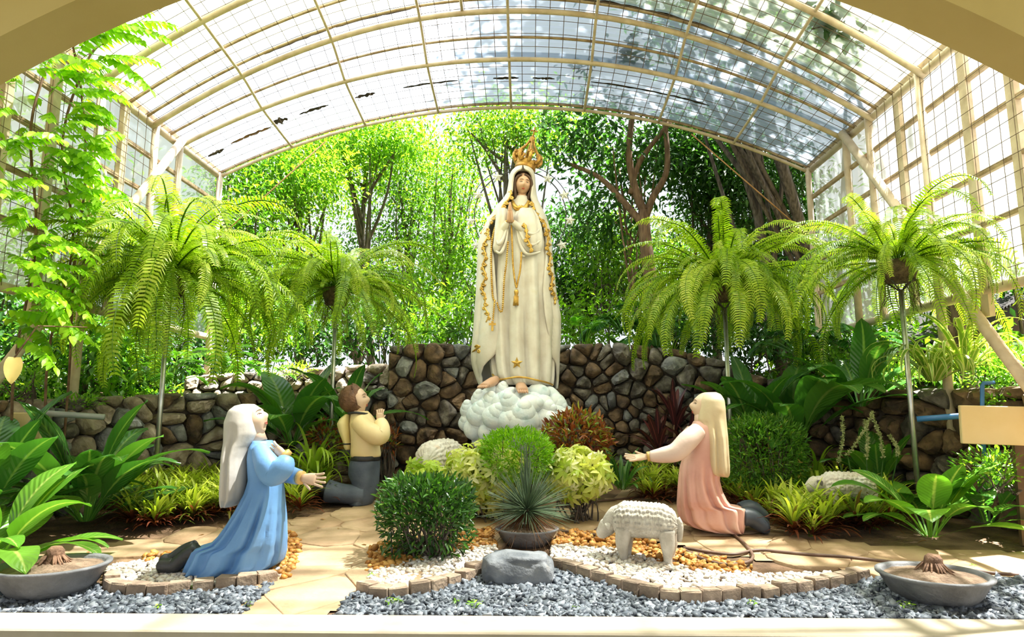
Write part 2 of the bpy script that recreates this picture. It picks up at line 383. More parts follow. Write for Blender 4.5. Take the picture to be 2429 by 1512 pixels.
for y in np.arange(3.8, 9.0, 0.165): mw.add(*tube([(x, y, roof_z(x, y) - 0.038) for x in xs[::2]], 0.0042, 4, caps=False))
tag(mw.build('wire_mesh', M_wire, rw), kind='stuff')
def corrugated(D0, D1, dz):
    pitch = 0.062; n = int((D1 - D0) / pitch * 4); ys = np.linspace(D0, D1, n + 1)
    rr = [np.array([(x, y, roof_z(x, y) + dz + 0.009 * math.sin(2 * math.pi * (y - D0) / pitch)) for x in xs]) for y in ys]
    return loft(rr, closed=False)
for D0, D1, dz, m in ((7.9, 9.08, 0.03, M_sheetA), (7.14, 8.02, 0.04, M_sheetA), (5.7, 7.2, 0.055, M_sheetB), (3.72, 5.8, 0.07, M_sheetB)):
    mob('roof_sheet', *corrugated(D0, D1, dz), m, rw)
# torn, blackened lap of the sheets
M_char = mat('black_rot', (0.02, 0.015, 0.012), (0.07, 0.045, 0.03), rough=0.95, scale=20)
M_rust = mat('rust_stain', (0.33, 0.14, 0.03), (0.12, 0.06, 0.03), rough=0.9, scale=16)
def rot_patch(px, py, D, L, w, m, k):
    c = at(px, py, D); rr = random.Random(k); n = 14
    x0 = c[0]; pts = []
    top_, bot_ = [], []
    for i in range(n):
        x = x0 + L * (i / (n - 1) - 0.5); e = max(0.0, math.sin(math.pi * i / (n - 1))) ** 0.5
        y0 = D - 0.04 - w * e * rr.uniform(0.2, 1); y1 = D + w * e * rr.uniform(0.0, 0.9) - 0.03
        top_.append((x, y1, roof_z(x, y1) + 0.004)); bot_.append((x, y0, roof_z(x, y0) + 0.004))
    v, f = loft([np.array(bot_), np.array(top_), np.array(top_) + V(0, 0, 0.006), np.array(bot_) + V(0, 0, 0.006)], closed=False)
    mob('rot_patch', v, f, m, rw)
for k, (px, D, L, w) in enumerate(((520, 8.55, 0.22, 0.05), (600, 8.5, 0.55, 0.04), (665, 8.45, 0.22, 0.10), (745, 8.45, 0.4, 0.04), (865, 8.45, 0.28, 0.05), (1020, 8.45, 0.75, 0.025), (1200, 8.45, 0.35, 0.03), (1290, 8.45, 0.3, 0.03), (1500, 8.45, 1.1, 0.02), (1630, 8.45, 0.6, 0.022), (1450, 7.2, 1.2, 0.035), (1560, 7.2, 1.2, 0.03), (1700, 7.2, 1.0, 0.03), (880, 7.25, 0.9, 0.02), (700, 7.25, 0.8, 0.02))):
    rot_patch(px, 300, D, L, w, M_rust if k == 1 else M_char, k)

# --- stone walls: Voronoi cells on a curved face, every stone its own piece
def voronoi_cells(pts, lo, hi, n_near=16):
    pts = np.asarray(pts); out = []
    for i, p in enumerate(pts):
        poly = [V(lo[0], lo[1]), V(hi[0], lo[1]), V(hi[0], hi[1]), V(lo[0], hi[1])]
        d = np.linalg.norm(pts - p, axis=1); near = np.argsort(d)[1:n_near + 1]
        for j in near:
            m_ = (p + pts[j]) / 2; nrm = pts[j] - p; new = []
            for a in range(len(poly)):
                A, B = poly[a], poly[(a + 1) % len(poly)]; da = (A - m_) @ nrm; db = (B - m_) @ nrm
                if da <= 0: new.append(A)
                if (da < 0) != (db < 0) and da != db: new.append(A + (B - A) * (da / (da - db)))
            poly = new
            if len(poly) < 3: break
        out.append(poly)
    return out
def resample(poly, n):
    P = np.array(list(poly) + [poly[0]]); L = np.r_[0, np.cumsum(np.linalg.norm(np.diff(P, axis=0), axis=1))]
    t = np.linspace(0, L[-1], n, endpoint=False); return np.c_[np.interp(t, L, P[:, 0]), np.interp(t, L, P[:, 1])]
def scatter2(n, lo, hi, aspect, rr, tries=12):
    pts = []
    for k in range(n):
        best, bd = None, -1
        for _ in range(tries if k < n * 0.55 else 2):
            q = V(rr.uniform(lo[0], hi[0]), rr.uniform(lo[1], hi[1]))
            d = min([math.hypot((q[0] - p[0]) / aspect, q[1] - p[1]) for p in pts], default=9)
            if d > bd: best, bd = q, d
        pts.append(best)
    return pts
def stone_wall(name, label, curve, n, seed, mats, depth=0.16, kind=None, aspect=1.45):
    """curve rows: x, y, z at the foot, z at the top"""
    C = np.array(curve); L = np.r_[0, np.cumsum(np.linalg.norm(np.diff(C[:, :2], axis=0), axis=1))]
    def face(s): return [np.interp(s, L, C[:, k]) for k in range(4)]
    rr = random.Random(seed)
    def P3(s, h, out):
        s = min(max(s, 0), L[-1] - 1e-3); x, y, z0, z1 = face(s); x2, y2, _, _ = face(min(s + 0.05, L[-1])); x1, y1, _, _ = face(max(s - 0.05, 0))
        t = V(x2 - x1, y2 - y1); t /= np.linalg.norm(t); nx, ny = t[1], -t[0]       # towards the garden
        lean = 0.10 * h
        return V(x + nx * (out - lean), y + ny * (out - lean), z0 + h * (z1 - z0))
    w = thing(name, P3(L[-1] / 2, 0, 0), label, 'stone wall')
    hs = np.linspace(0, 1, 5); ss = np.linspace(0, L[-1], 50)
    v, f = loft([np.array([P3(s, h * 0.96, -0.02) for s in ss]) for h in hs] + [np.array([P3(s, 0.96, -0.45) for s in ss]), np.array([P3(s, 0, -0.45) for s in ss])], closed=False)
    mob('mortar_core', v, f, M_mortar, w)
    H = float(np.mean(C[:, 3] - C[:, 2])); pts = scatter2(n, (0, 0), (L[-1], H), aspect, rr)
    for c, poly in zip(pts, voronoi_cells(pts, (0, 0.0), (L[-1], H))):
        if len(poly) < 3: continue
        R = resample(poly, 14); R = 0.64 * R + 0.18 * (np.roll(R, 1, 0) + np.roll(R, -1, 0)); cc = R.mean(axis=0); size = math.sqrt(np.prod(R.max(0) - R.min(0)))
        dp = depth * 1.25 * rr.uniform(0.7, 1.4) * min(1.4, size / 0.3); rings = []; ph = rr.uniform(0, 9)
        rot = rr.uniform(-0.10, 0.10); tilt = V(rr.uniform(-0.3, 0.3), rr.uniform(-0.35, 0.25))
        for k, o in ((0.98, -0.06), (0.985, 0.22), (0.88, 0.64), (0.56, 0.93), (0.02, 1.0)):
            ring = []
            for q in R:
                d = (q - cc); rad = np.linalg.norm(d) + 1e-6
                q2 = cc + d * k * (1 + 0.10 * nz((d[0] * 6 + ph, d[1] * 6, o * 2), 1.0)) * 1.0
                out = dp * (o + (0.55 * nz((q2[0] * 9 + ph, q2[1] * 9, o), 1.0) + 0.9 * (d * k) @ tilt / 0.3 if o > 0.2 else 0))
                hh = q2[1] / H
                ring.append(P3(q2[0], hh, out))
            rings.append(np.array(ring))
        v, f = loft(rings, cap0=False)
        m = rr.choices([a for a, _ in mats], [b for _, b in mats])[0]
        o = mob('stone', v, f, m, w, smooth=True); o.location = tuple(v.mean(0) - org(w))
        o.data.transform(Matrix.Translation(Vector(tuple(org(w) - v.mean(0)))))
        o.data.polygons.foreach_set('use_smooth', np.array([rr.random() < 0.4] * len(o.data.polygons)))
    return w
S1 = mat('stone_grey', (0.07, 0.058, 0.047), (0.22, 0.19, 0.155), rough=0.85, scale=9, bump=1.0, bscale=18, rnd=0.25, contrast=(0.38, 0.66), c3=(0.40, 0.36, 0.30))
S2 = mat('stone_brown', (0.055, 0.035, 0.021), (0.21, 0.13, 0.07), rough=0.85, scale=7, bump=1.0, bscale=18, rnd=0.25, c3=(0.38, 0.25, 0.13))
S3 = mat('stone_tan', (0.22, 0.165, 0.11), (0.44, 0.36, 0.27), rough=0.88, scale=8, bump=0.8, bscale=24, rnd=0.2, c3=(0.55, 0.46, 0.35))
S4 = mat('stone_bluegrey', (0.12, 0.12, 0.12), (0.30, 0.295, 0.28), rough=0.8, scale=9, bump=0.8, bscale=26, rnd=0.2)
stone_wall('stone_wall', 'curved dry-stone retaining wall on the left below the fern stand',
           [(-4.75, 5.3, 0.05, 1.2), (-4.45, 6.2, 0.12, 1.25), (-3.85, 7.15, 0.2, 1.33), (-3.2, 7.75, 0.25, 1.36), (-2.4, 8.1, 0.27, 1.36), (-1.75, 8.25, 0.28, 1.42), (-1.35, 8.42, 0.28, 1.42)], 136, 3, [(S1, 2), (S2, 1), (S3, 5), (S4, 3)])
stone_wall('stone_wall', 'tall dark dry-stone wall behind the cloud pedestal',
           [(-1.72, 8.12, 0.26, 1.95), (-1.2, 8.2, 0.28, 2.0), (-0.5, 8.55, 0.28, 2.0), (0.3, 8.75, 0.3, 2.02), (1.1, 8.7, 0.3, 2.05), (1.9, 8.55, 0.3, 1.95), (2.6, 8.2, 0.28, 1.72)], 225, 7, [(S1, 3), (S2, 4), (S4, 1)], depth=0.15)
stone_wall('stone_wall', 'shaded dry-stone retaining wall on the right under the spider plants',
           [(2.55, 8.1, 0.28, 1.62), (3.2, 7.6, 0.25, 1.42), (3.75, 6.9, 0.2, 1.36), (4.1, 6.1, 0.12, 1.34), (4.35, 5.2, 0.05, 1.34)], 84, 9, [(S1, 2), (S2, 4)])
stone_wall('stone_wall', 'low sunlit tan stone wall of the upper terrace between two fern stands',
           [(-4.6, 8.75, 1.25, 1.62), (-3.4, 9.1, 1.3, 1.72), (-2.4, 9.2, 1.3, 1.80), (-1.3, 9.15, 1.3, 1.84)], 62, 15, [(S3, 5), (S1, 1)], depth=0.12)

# --- flagstone path, each slab its own piece
pth = thing('path', (0, 5.6, 0.1), 'pale tan flagstone path winding between the plant beds', kind='structure')
def path_mask(x, y):
    # garden path: from the gap in the kerb on the left, then across in front of the beds
    a = np.interp(x, [-4.2, -2.6, -1.6, -1.1, -0.5, 0.4, 1.0, 1.6, 2.2, 3.2, 4.2], [4.75, 4.95, 3.74, 3.74, 5.25, 5.5, 5.35, 4.85, 4.65, 4.4, 4.3])
    b = np.interp(x, [-4.2, -2.6, -1.9, -1.5, -0.9, 0.0, 0.6, 1.2, 1.9, 2.6, 4.2], [4.95, 5.5, 6.3, 6.9, 6.7, 6.1, 6.9, 7.2, 6.0, 5.25, 4.95])
    return a < y < b
rr = random.Random(5); pts = scatter2(150, (-4.2, 3.80), (4.3, 7.4), 1.2, rr)
for c, poly in zip(pts, voronoi_cells(pts, (-4.3, 3.74), (4.4, 7.5))):
    if len(poly) < 3 or not path_mask(c[0], c[1]): continue
    R = resample(poly, 14); cc = R.mean(0); rings = []; h = rr.uniform(0.0, 0.007)
    for k, dz in ((0.996, -0.03), (0.990, 0.006), (0.965, 0.011), (0.5, 0.012), (0.02, 0.012)):
        rings.append(np.array([(q[0], q[1], gz(*q) + h + dz + 0.006 * nz((q[0] * 4, q[1] * 4, 1))) for q in (cc + (p - cc) * k * (1 + 0.02 * nz((p[0] * 9, p[1] * 9, 2))) for p in R)]))
    v, f = loft(rings, cap0=False); mob('slab', v, f, M_slab, pth)
xs_ = np.arange(-4.2, 4.2, 0.1); mbj = MB()
for x_ in xs_:
    for y_ in np.arange(3.74, 7.4, 0.1):
        if path_mask(x_ + 0.05, y_ + 0.05): mbj.add([(x_ + a, y_ + b, gz(x_ + a, y_ + b) + 0.006) for a, b in ((0, 0), (0.1, 0), (0.1, 0.1), (0, 0.1))], [(0, 1, 2, 3)])
mbj.build('joint_sand', mat('joint_sand', (0.30, 0.19, 0.10), (0.42, 0.29, 0.17), rough=0.95, scale=5), pth)
# ================================================================ FOLIAGE TOOLS
def frames(d, rng, roll=0.5, up=None):
    """leaf frames from axis directions d (N,3): columns axis, side, normal"""
    d = unit(d); u = np.tile(V(0, 0, 1), (len(d), 1)) if up is None else up
    u = u + rng.normal(0, roll, d.shape); s = unit(np.cross(u, d)); n = np.cross(d, s)
    return np.stack([d, s, n], axis=2)
def scatter_leaves(tv, tf, tl, pos, R, sc, tint):
    """batch of leaves -> verts, faces, luv (numpy)"""
    N, k = len(pos), len(tv)
    v = np.einsum('nij,kj->nki', R, tv) * sc[:, None, None] + pos[:, None, :]
    f = (tf[None] + (np.arange(N) * k)[:, None, None]).reshape(-1, tf.shape[1])
    l = np.tile(tl[None], (N, 1, 1)); l[:, :, 2] = tint[:, None]
    return v.reshape(-1, 3), f, l.reshape(-1, 3)
LEAF4 = (np.array([(0, 0, 0), (0.45, 0.22, 0.06), (1, 0, -0.08), (0.45, -0.22, 0.06)]), np.array([(0, 1, 2), (0, 2, 3)]), np.array([(0, 0, 0), (1, 0.5, 0), (0, 1, 0), (-1, 0.5, 0)], float))
LEAF6 = (np.array([(0, 0, 0), (0.3, 0.20, 0.05), (0.7, 0.17, 0.0), (1, 0, -0.14), (0.7, -0.17, 0.0), (0.3, -0.20, 0.05), (0.5, 0, -0.03)]),
         np.array([(0, 1, 6), (1, 2, 6), (2, 3, 6), (3, 4, 6), (4, 5, 6), (5, 0, 6)]), np.array([(0, 0, 0), (1, .3, 0), (1, .7, 0), (0, 1, 0), (-1, .7, 0), (-1, .3, 0), (0, .5, 0)], float))
def narrow(t, w): a = t[0].copy(); a[:, 1] *= w; return (a, t[1], t[2])
def blade(L, W, el0, bend, nL=8, shape='strap', fold=0.12, pet=0.0, wave=0.0, nW=2, seed=0, tint=0.5, az_curve=0.0, petw=0.02):
    """one leaf growing from the origin along +x: starts at elevation el0 (rad) and bends down by bend (rad) along its length"""
    rr = random.Random(seed); P = V(0, 0, 0); el = el0; ds = L / nL; rows = []; luv = []; az = 0.0
    for i in range(nL + 1):
        t = i / nL
        if t < pet: w = petw
        else:
            q = (t - pet) / (1 - pet)
            if shape == 'strap': w = W * (0.65 + 0.35 * min(1, q * 4)) * (1 - q ** 3.0)
            elif shape == 'lance': w = W * (math.sin(math.pi * min(1, q ** 0.80)) ** 0.58)
            elif shape == 'heart': w = W * (math.sin(math.pi * min(1, (0.16 + 0.84 * q) ** 0.9)) ** 0.75)
            else: w = W * (1 - q) ** 0.8
            w = max(w, 0.0015)
        c, s_ = math.cos(el), math.sin(el)
        d = V(c * math.cos(az), c * math.sin(az), s_); side = V(-math.sin(az), math.cos(az), 0); nrm = np.cross(d, side)
        for j in range(-nW // 2 if nW > 1 else -1, nW // 2 + 1 if nW > 1 else 2):
            u = j / (nW / 2)
            off = fold * abs(u) * w + (wave * W * math.sin(9 * t + 2.2 * u + seed) * abs(u) if t > pet else 0)
            rows.append(P + side * u * w * 0.5 * 2 + nrm * off); luv.append((u, max(0, (t - pet) / (1 - pet)), tint))
        P = P + d * ds; el -= bend / nL * (1.6 * t + 0.2) ; az += az_curve / nL
    m = nW + 1; f = [(i * m + j, i * m + j + 1, (i + 1) * m + j + 1, (i + 1) * m + j) for i in range(nL) for j in range(m - 1)]
    return np.array(rows), f, np.array(luv)

# ================================================================ TREES beyond the garden house
M_bark = mat('bark', (0.055, 0.042, 0.035), (0.17, 0.135, 0.11), rough=0.9, scale=9, bump=0.6, bscale=30, stretch=(3, 3, 0.6))
M_barkb = mat('brown_bark', (0.13, 0.075, 0.045), (0.28, 0.17, 0.10), rough=0.9, scale=8, bump=0.4, bscale=30, stretch=(3, 3, 0.6))
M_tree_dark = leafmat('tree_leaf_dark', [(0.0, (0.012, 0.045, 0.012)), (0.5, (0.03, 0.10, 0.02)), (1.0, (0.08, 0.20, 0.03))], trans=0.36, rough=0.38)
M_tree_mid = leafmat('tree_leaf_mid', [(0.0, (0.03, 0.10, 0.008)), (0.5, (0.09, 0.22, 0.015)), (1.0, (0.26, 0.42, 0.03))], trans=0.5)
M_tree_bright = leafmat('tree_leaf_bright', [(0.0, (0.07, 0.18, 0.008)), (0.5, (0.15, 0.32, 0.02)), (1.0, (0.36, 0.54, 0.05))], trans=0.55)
def crown(blobs, rng, leaf, spread=0.34, per=11):
    """blobs: centre (3), radii (3), leaf count -> leaf batch, cluster centres"""
    P, Dn, C = [], [], []
    for c, r, n in blobs:
        k = max(3, int(n / per)); d = unit(rng.normal(size=(k, 3))); rad = rng.uniform(0.25, 1.0, (k, 1)) ** 0.5
        cc = np.asarray(c) + d * rad * np.asarray(r); C.append(cc)
        base = unit(d * 0.7 + rng.normal(0, 0.6, (k, 3)) + V(0, 0, -0.15))
        idx = np.repeat(np.arange(k), per)
        P.append(cc[idx] + rng.normal(0, spread, (len(idx), 3)) * V(1, 1, 0.55)); Dn.append(unit(base[idx] + rng.normal(0, 0.55, (len(idx), 3)) + V(0, 0, -0.25)))
    P = np.vstack(P); Dn = np.vstack(Dn)
    R = frames(Dn, rng, 0.45); sc = leaf * rng.uniform(0.65, 1.3, len(P)); return P, R, sc, np.vstack(C)
def tree(name, base, blobs, mt, label, seed, leaf=0.17, trunk=0.12, lean=None, branches=14, group='trees beyond the garden house', barkm=None, width=0.9, limb=None):
    rng = np.random.default_rng(seed); base = np.asarray(base, float)
    t = thing(name, base, label, 'tree', group)
    P, R, sc, C = crown(blobs, rng, leaf)
    tint = np.clip(rng.normal(0.5, 0.22, len(P)), 0, 1)
    v, f, l = scatter_leaves(*narrow(LEAF4, width), P, R, sc, tint)
    mob('foliage', v, f, mt, t, l, smooth=False)
    cc = np.mean([np.asarray(b[0]) for b in blobs], axis=0); mb = MB()
    top = np.array([cc[0], cc[1], cc[2]]); mid = base * 0.45 + top * 0.55 + rng.normal(0, 0.12, 3)
    pth_ = smooth_path([base - V(0, 0, 0.3), base * 0.7 + mid * 0.3 + rng.normal(0, 0.06, 3), mid, top], 18)
    mb.add(*tube(pth_, np.linspace(trunk, trunk * 0.3, len(pth_)), 8))
    for i in rng.choice(len(C), min(branches, len(C)), replace=False):
        s = pth_[int(len(pth_) * rng.uniform(0.3, 0.9))]; e = C[i]; m_ = (s + e) / 2 + rng.normal(0, 0.12, 3) + V(0, 0, -0.1)
        q = smooth_path([s, m_, e], 10); mb.add(*tube(q, np.linspace(trunk * 0.38, 0.012, len(q)), 5, caps=False))
    for q, r0, r1 in (limb or []):
        q = smooth_path(q, 24); mb.add(*tube(q, np.linspace(r0, r1, len(q)), 8))
    mb.build('trunk', barkm or M_bark, t); return t
def pb(px, py, D, rx, ry, n, dep=None):
    """crown blob seen around a pixel at depth D; radii in pixels"""
    c = at(px, py, D); k = D / F * 1.03; return (c, (rx * k, dep or max(0.6, rx * k * 0.8), ry * k), n)
def foot(px, D): p = at(px, 850, D); return V(p[0], p[1], bank_z(p[0], p[1]))
TREES = [
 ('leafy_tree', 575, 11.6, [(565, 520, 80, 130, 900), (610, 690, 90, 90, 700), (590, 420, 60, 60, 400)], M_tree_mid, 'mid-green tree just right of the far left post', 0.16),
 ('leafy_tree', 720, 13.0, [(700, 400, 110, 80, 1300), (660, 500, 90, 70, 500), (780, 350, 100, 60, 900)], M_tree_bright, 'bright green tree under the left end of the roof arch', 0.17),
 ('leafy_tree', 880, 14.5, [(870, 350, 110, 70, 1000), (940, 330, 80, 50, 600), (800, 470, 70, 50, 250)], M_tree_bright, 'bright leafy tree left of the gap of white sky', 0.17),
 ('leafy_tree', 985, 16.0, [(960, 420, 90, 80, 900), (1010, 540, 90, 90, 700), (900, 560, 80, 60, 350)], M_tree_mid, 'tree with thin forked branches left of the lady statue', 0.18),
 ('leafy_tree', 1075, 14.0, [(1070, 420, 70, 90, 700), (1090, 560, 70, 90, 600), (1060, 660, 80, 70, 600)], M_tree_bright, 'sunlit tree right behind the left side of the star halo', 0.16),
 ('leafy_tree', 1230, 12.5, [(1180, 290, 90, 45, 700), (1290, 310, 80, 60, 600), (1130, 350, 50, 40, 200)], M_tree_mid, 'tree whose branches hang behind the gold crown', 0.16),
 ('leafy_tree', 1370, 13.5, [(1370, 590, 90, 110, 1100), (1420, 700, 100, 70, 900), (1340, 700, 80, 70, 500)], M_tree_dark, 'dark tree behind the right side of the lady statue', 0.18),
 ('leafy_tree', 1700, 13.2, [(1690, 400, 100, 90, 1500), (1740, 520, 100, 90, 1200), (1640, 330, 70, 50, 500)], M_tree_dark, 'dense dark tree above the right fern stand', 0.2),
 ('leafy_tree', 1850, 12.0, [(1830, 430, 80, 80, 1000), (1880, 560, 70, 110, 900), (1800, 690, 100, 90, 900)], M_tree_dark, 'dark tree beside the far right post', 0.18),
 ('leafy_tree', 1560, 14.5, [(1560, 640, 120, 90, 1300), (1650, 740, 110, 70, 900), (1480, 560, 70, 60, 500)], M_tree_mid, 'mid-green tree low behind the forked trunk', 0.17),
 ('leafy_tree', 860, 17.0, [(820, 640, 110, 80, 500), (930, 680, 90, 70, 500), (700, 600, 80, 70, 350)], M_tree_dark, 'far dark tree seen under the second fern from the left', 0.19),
]
for i, (nm, px, D, bl, mt, lab, lf) in enumerate(TREES):
    tree(nm, foot(px, D), [pb(a, b, D + NR.uniform(-0.6, 0.6), c, d, n) for a, b, c, d, n in [(q[0], q[1], q[2], q[3], int(q[4] * 3.4)) for q in bl]], mt, lab, 40 + i, leaf=lf * 0.68, branches=16)
# the big forked tree on the right
D = 11.4
def q_(*pp): return [at(a, b, D) for a, b in pp]
tree('forked_tree', foot(1548, D), [pb(1390, 320, D, 100, 70, 1000), pb(1480, 400, D + 0.8, 90, 60, 500), pb(1570, 360, D + 1, 90, 70, 900), pb(1430, 520, D + 0.8, 80, 60, 600)], M_tree_dark,
     'tall tree with a forked brown trunk right of the lady statue', 77, leaf=0.18, trunk=0.05, branches=10, barkm=M_barkb,
     limb=[(q_((1552, 850), (1546, 700), (1530, 560), (1527, 500)), 0.13, 0.10), (q_((1527, 500), (1510, 460), (1492, 370), (1500, 270)), 0.085, 0.05),
           (q_((1530, 520), (1548, 470), (1582, 400), (1576, 280)), 0.07, 0.045), (q_((1530, 540), (1480, 480), (1420, 420), (1340, 385)), 0.075, 0.03), (q_((1495, 460), (1520, 380), (1590, 290)), 0.05, 0.04)])
# shrubs along the top of the bank
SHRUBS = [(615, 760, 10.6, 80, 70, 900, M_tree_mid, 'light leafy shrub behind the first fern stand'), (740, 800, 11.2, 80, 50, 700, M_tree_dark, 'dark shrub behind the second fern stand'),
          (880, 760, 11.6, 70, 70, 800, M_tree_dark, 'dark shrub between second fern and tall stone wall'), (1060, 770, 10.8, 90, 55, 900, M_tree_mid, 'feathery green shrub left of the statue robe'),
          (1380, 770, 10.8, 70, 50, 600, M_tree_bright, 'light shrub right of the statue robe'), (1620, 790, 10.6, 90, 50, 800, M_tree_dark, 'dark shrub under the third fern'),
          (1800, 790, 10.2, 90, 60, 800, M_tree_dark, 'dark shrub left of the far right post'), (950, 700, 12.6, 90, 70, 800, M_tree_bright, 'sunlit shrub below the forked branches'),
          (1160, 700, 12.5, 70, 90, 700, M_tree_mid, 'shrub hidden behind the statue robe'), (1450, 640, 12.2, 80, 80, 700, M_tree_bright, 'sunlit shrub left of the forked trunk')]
for i, (px, py, D, rx, ry, n, mt, lab) in enumerate(SHRUBS):
    tree('shrub', foot(px, D), [pb(px, py, D, rx, ry, int(n * 2.2))], mt, lab, 140 + i, leaf=0.115, trunk=0.03, branches=9, group='shrubs on the bank')
# trees outside the left wall, seen through the film and under its bottom rail
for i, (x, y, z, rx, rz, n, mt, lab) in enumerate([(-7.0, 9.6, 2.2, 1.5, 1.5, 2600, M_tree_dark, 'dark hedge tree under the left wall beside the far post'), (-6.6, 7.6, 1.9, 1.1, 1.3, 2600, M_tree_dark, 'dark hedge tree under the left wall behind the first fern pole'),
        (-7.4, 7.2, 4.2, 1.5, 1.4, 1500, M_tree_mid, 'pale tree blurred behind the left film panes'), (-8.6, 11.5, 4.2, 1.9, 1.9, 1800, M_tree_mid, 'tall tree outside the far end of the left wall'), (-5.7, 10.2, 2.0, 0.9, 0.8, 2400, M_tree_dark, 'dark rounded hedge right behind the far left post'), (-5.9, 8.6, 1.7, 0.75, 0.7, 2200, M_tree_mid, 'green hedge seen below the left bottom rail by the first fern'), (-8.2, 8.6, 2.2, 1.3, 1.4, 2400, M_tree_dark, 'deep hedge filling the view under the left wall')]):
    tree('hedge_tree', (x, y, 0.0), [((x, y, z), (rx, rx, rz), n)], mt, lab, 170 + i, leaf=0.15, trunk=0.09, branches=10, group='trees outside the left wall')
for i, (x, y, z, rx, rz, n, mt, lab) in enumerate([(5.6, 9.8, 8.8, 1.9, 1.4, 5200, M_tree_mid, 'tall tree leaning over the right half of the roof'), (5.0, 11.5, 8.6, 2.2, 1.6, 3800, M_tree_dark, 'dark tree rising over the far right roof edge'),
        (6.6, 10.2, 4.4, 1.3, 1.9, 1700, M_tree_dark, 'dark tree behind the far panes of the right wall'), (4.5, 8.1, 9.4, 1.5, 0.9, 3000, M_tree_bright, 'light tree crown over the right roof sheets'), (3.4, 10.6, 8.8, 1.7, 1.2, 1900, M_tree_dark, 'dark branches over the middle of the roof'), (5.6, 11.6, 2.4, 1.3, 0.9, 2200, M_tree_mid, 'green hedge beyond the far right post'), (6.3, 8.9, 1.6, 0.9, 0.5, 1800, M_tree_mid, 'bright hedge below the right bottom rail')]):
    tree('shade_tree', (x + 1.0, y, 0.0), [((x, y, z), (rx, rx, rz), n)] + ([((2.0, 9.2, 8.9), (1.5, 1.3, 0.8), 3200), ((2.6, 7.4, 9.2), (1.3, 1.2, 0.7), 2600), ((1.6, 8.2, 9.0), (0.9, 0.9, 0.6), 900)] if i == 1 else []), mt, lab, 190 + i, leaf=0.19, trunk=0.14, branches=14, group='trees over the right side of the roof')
# ================================================================ STATUES
M_robe = mat('ivory_plaster', (0.61, 0.53, 0.45), (0.74, 0.685, 0.62), rough=0.55, scale=5, bump=0.12, bscale=18, c3=(0.70, 0.62, 0.50), contrast=(0.3, 0.62))
M_mantle = mat('mantle_plaster', (0.62, 0.54, 0.46), (0.75, 0.695, 0.63), rough=0.55, scale=4, bump=0.12, bscale=16, c3=(0.72, 0.63, 0.50), contrast=(0.3, 0.64))
M_gold = mat('gold_paint', (0.52, 0.28, 0.05), (0.74, 0.47, 0.11), rough=0.36, metal=0.55, scale=14, bump=0.25, bscale=50)
M_gold2 = mat('old_gold', (0.36, 0.17, 0.035), (0.66, 0.38, 0.09), rough=0.4, metal=0.5, scale=18, bump=0.35, bscale=60)
M_skin = mat('skin_paint', (0.60, 0.34, 0.215), (0.67, 0.41, 0.275), rough=0.45, scale=5)
M_skin2 = mat('pale_skin_paint', (0.62, 0.42, 0.29), (0.70, 0.50, 0.36), rough=0.5, scale=6)
M_hair = mat('dark_hair', (0.055, 0.025, 0.015), (0.10, 0.05, 0.03), rough=0.5, scale=16, bump=0.3, bscale=40)
M_lip = mat('lip_paint', (0.55, 0.10, 0.07), rough=0.4)
M_brow = mat('brow_paint', (0.12, 0.055, 0.03), rough=0.6)
M_white_eye = mat('eye_white', (0.80, 0.77, 0.72), rough=0.25)
M_iris = mat('iris_paint', (0.03, 0.025, 0.03), rough=0.2)
M_cloud = mat('cloud_paint', (0.84, 0.86, 0.87), (0.72, 0.80, 0.86), rough=0.6, scale=6, bump=0.25, bscale=22, c3=(0.45, 0.60, 0.62), contrast=(0.40, 0.6))
M_star = mat('white_star', (0.80, 0.78, 0.72), (0.86, 0.85, 0.80), rough=0.4, scale=9)
M_dark_iron = mat('dark_iron', (0.03, 0.03, 0.03), (0.06, 0.055, 0.05), rough=0.5, scale=10)

def row_i(T, py):
    T = np.asarray(T, float); return [np.interp(py, T[:, 0], T[:, k]) for k in range(1, T.shape[1])]
def ring_px(l, r, py, D, dd, n=48, off=0.0, fold=None, power=2.0):
    a = np.arange(n) * 2 * math.pi / n; A = at(l, py, D); B = at(r, py, D); c = (A + B) / 2; rx = np.linalg.norm(B - A) / 2
    ca, sa = np.cos(a), np.sin(a); e = 2.0 / power
    x = np.sign(ca) * np.abs(ca) ** e; y = np.sign(sa) * np.abs(sa) ** e
    k = np.ones(n) if fold is None else np.array([fold(t, py) for t in a])
    tdir = unit((B - A)[None])[0]
    return c + (x * rx * np.minimum(k, 1.02))[:, None] * tdir + np.c_[np.zeros(n), y * dd * k + off, np.zeros(n)]
def loft_px(T, D, n=48, rows=40, fold=None, power=2.0, cap0=True, cap1=True):
    """T rows: py, left px, right px, half depth (m), depth offset (m)"""
    T = np.asarray(T, float); ys = np.linspace(T[0, 0], T[-1, 0], rows)
    return loft([ring_px(*row_i(T, y)[:2], y, D, row_i(T, y)[2], n, row_i(T, y)[3], fold, power) for y in ys], cap0=cap0, cap1=cap1)
def cr(x): return 2 * abs(math.sin(x / 2)) ** 0.8 - 1       # broad ridges, narrow creases
def front(px, py, T, D, eps=0.012):
    """the point of a lofted surface that shows at a pixel, raised by eps towards the viewer"""
    l, r, dd, off = row_i(T, py)[:4]; t = (px - (l + r) / 2) / max((r - l) / 2, 1e-3)
    return at(px, py, D + off - dd * math.sqrt(max(0.02, 1 - min(1, t * t))) - eps)
def chain(pts, r, step, T, D, eps=0.012):
    P = smooth_path([front(a, b, T, D, eps) for a, b in pts], 80); mb = MB()
    L = np.r_[0, np.cumsum(np.linalg.norm(np.diff(P, axis=0), axis=1))]
    for s in np.arange(0, L[-1], step):
        mb.add(*ball([np.interp(s, L, P[:, k]) for k in range(3)], r, 6, 5))
    return mb
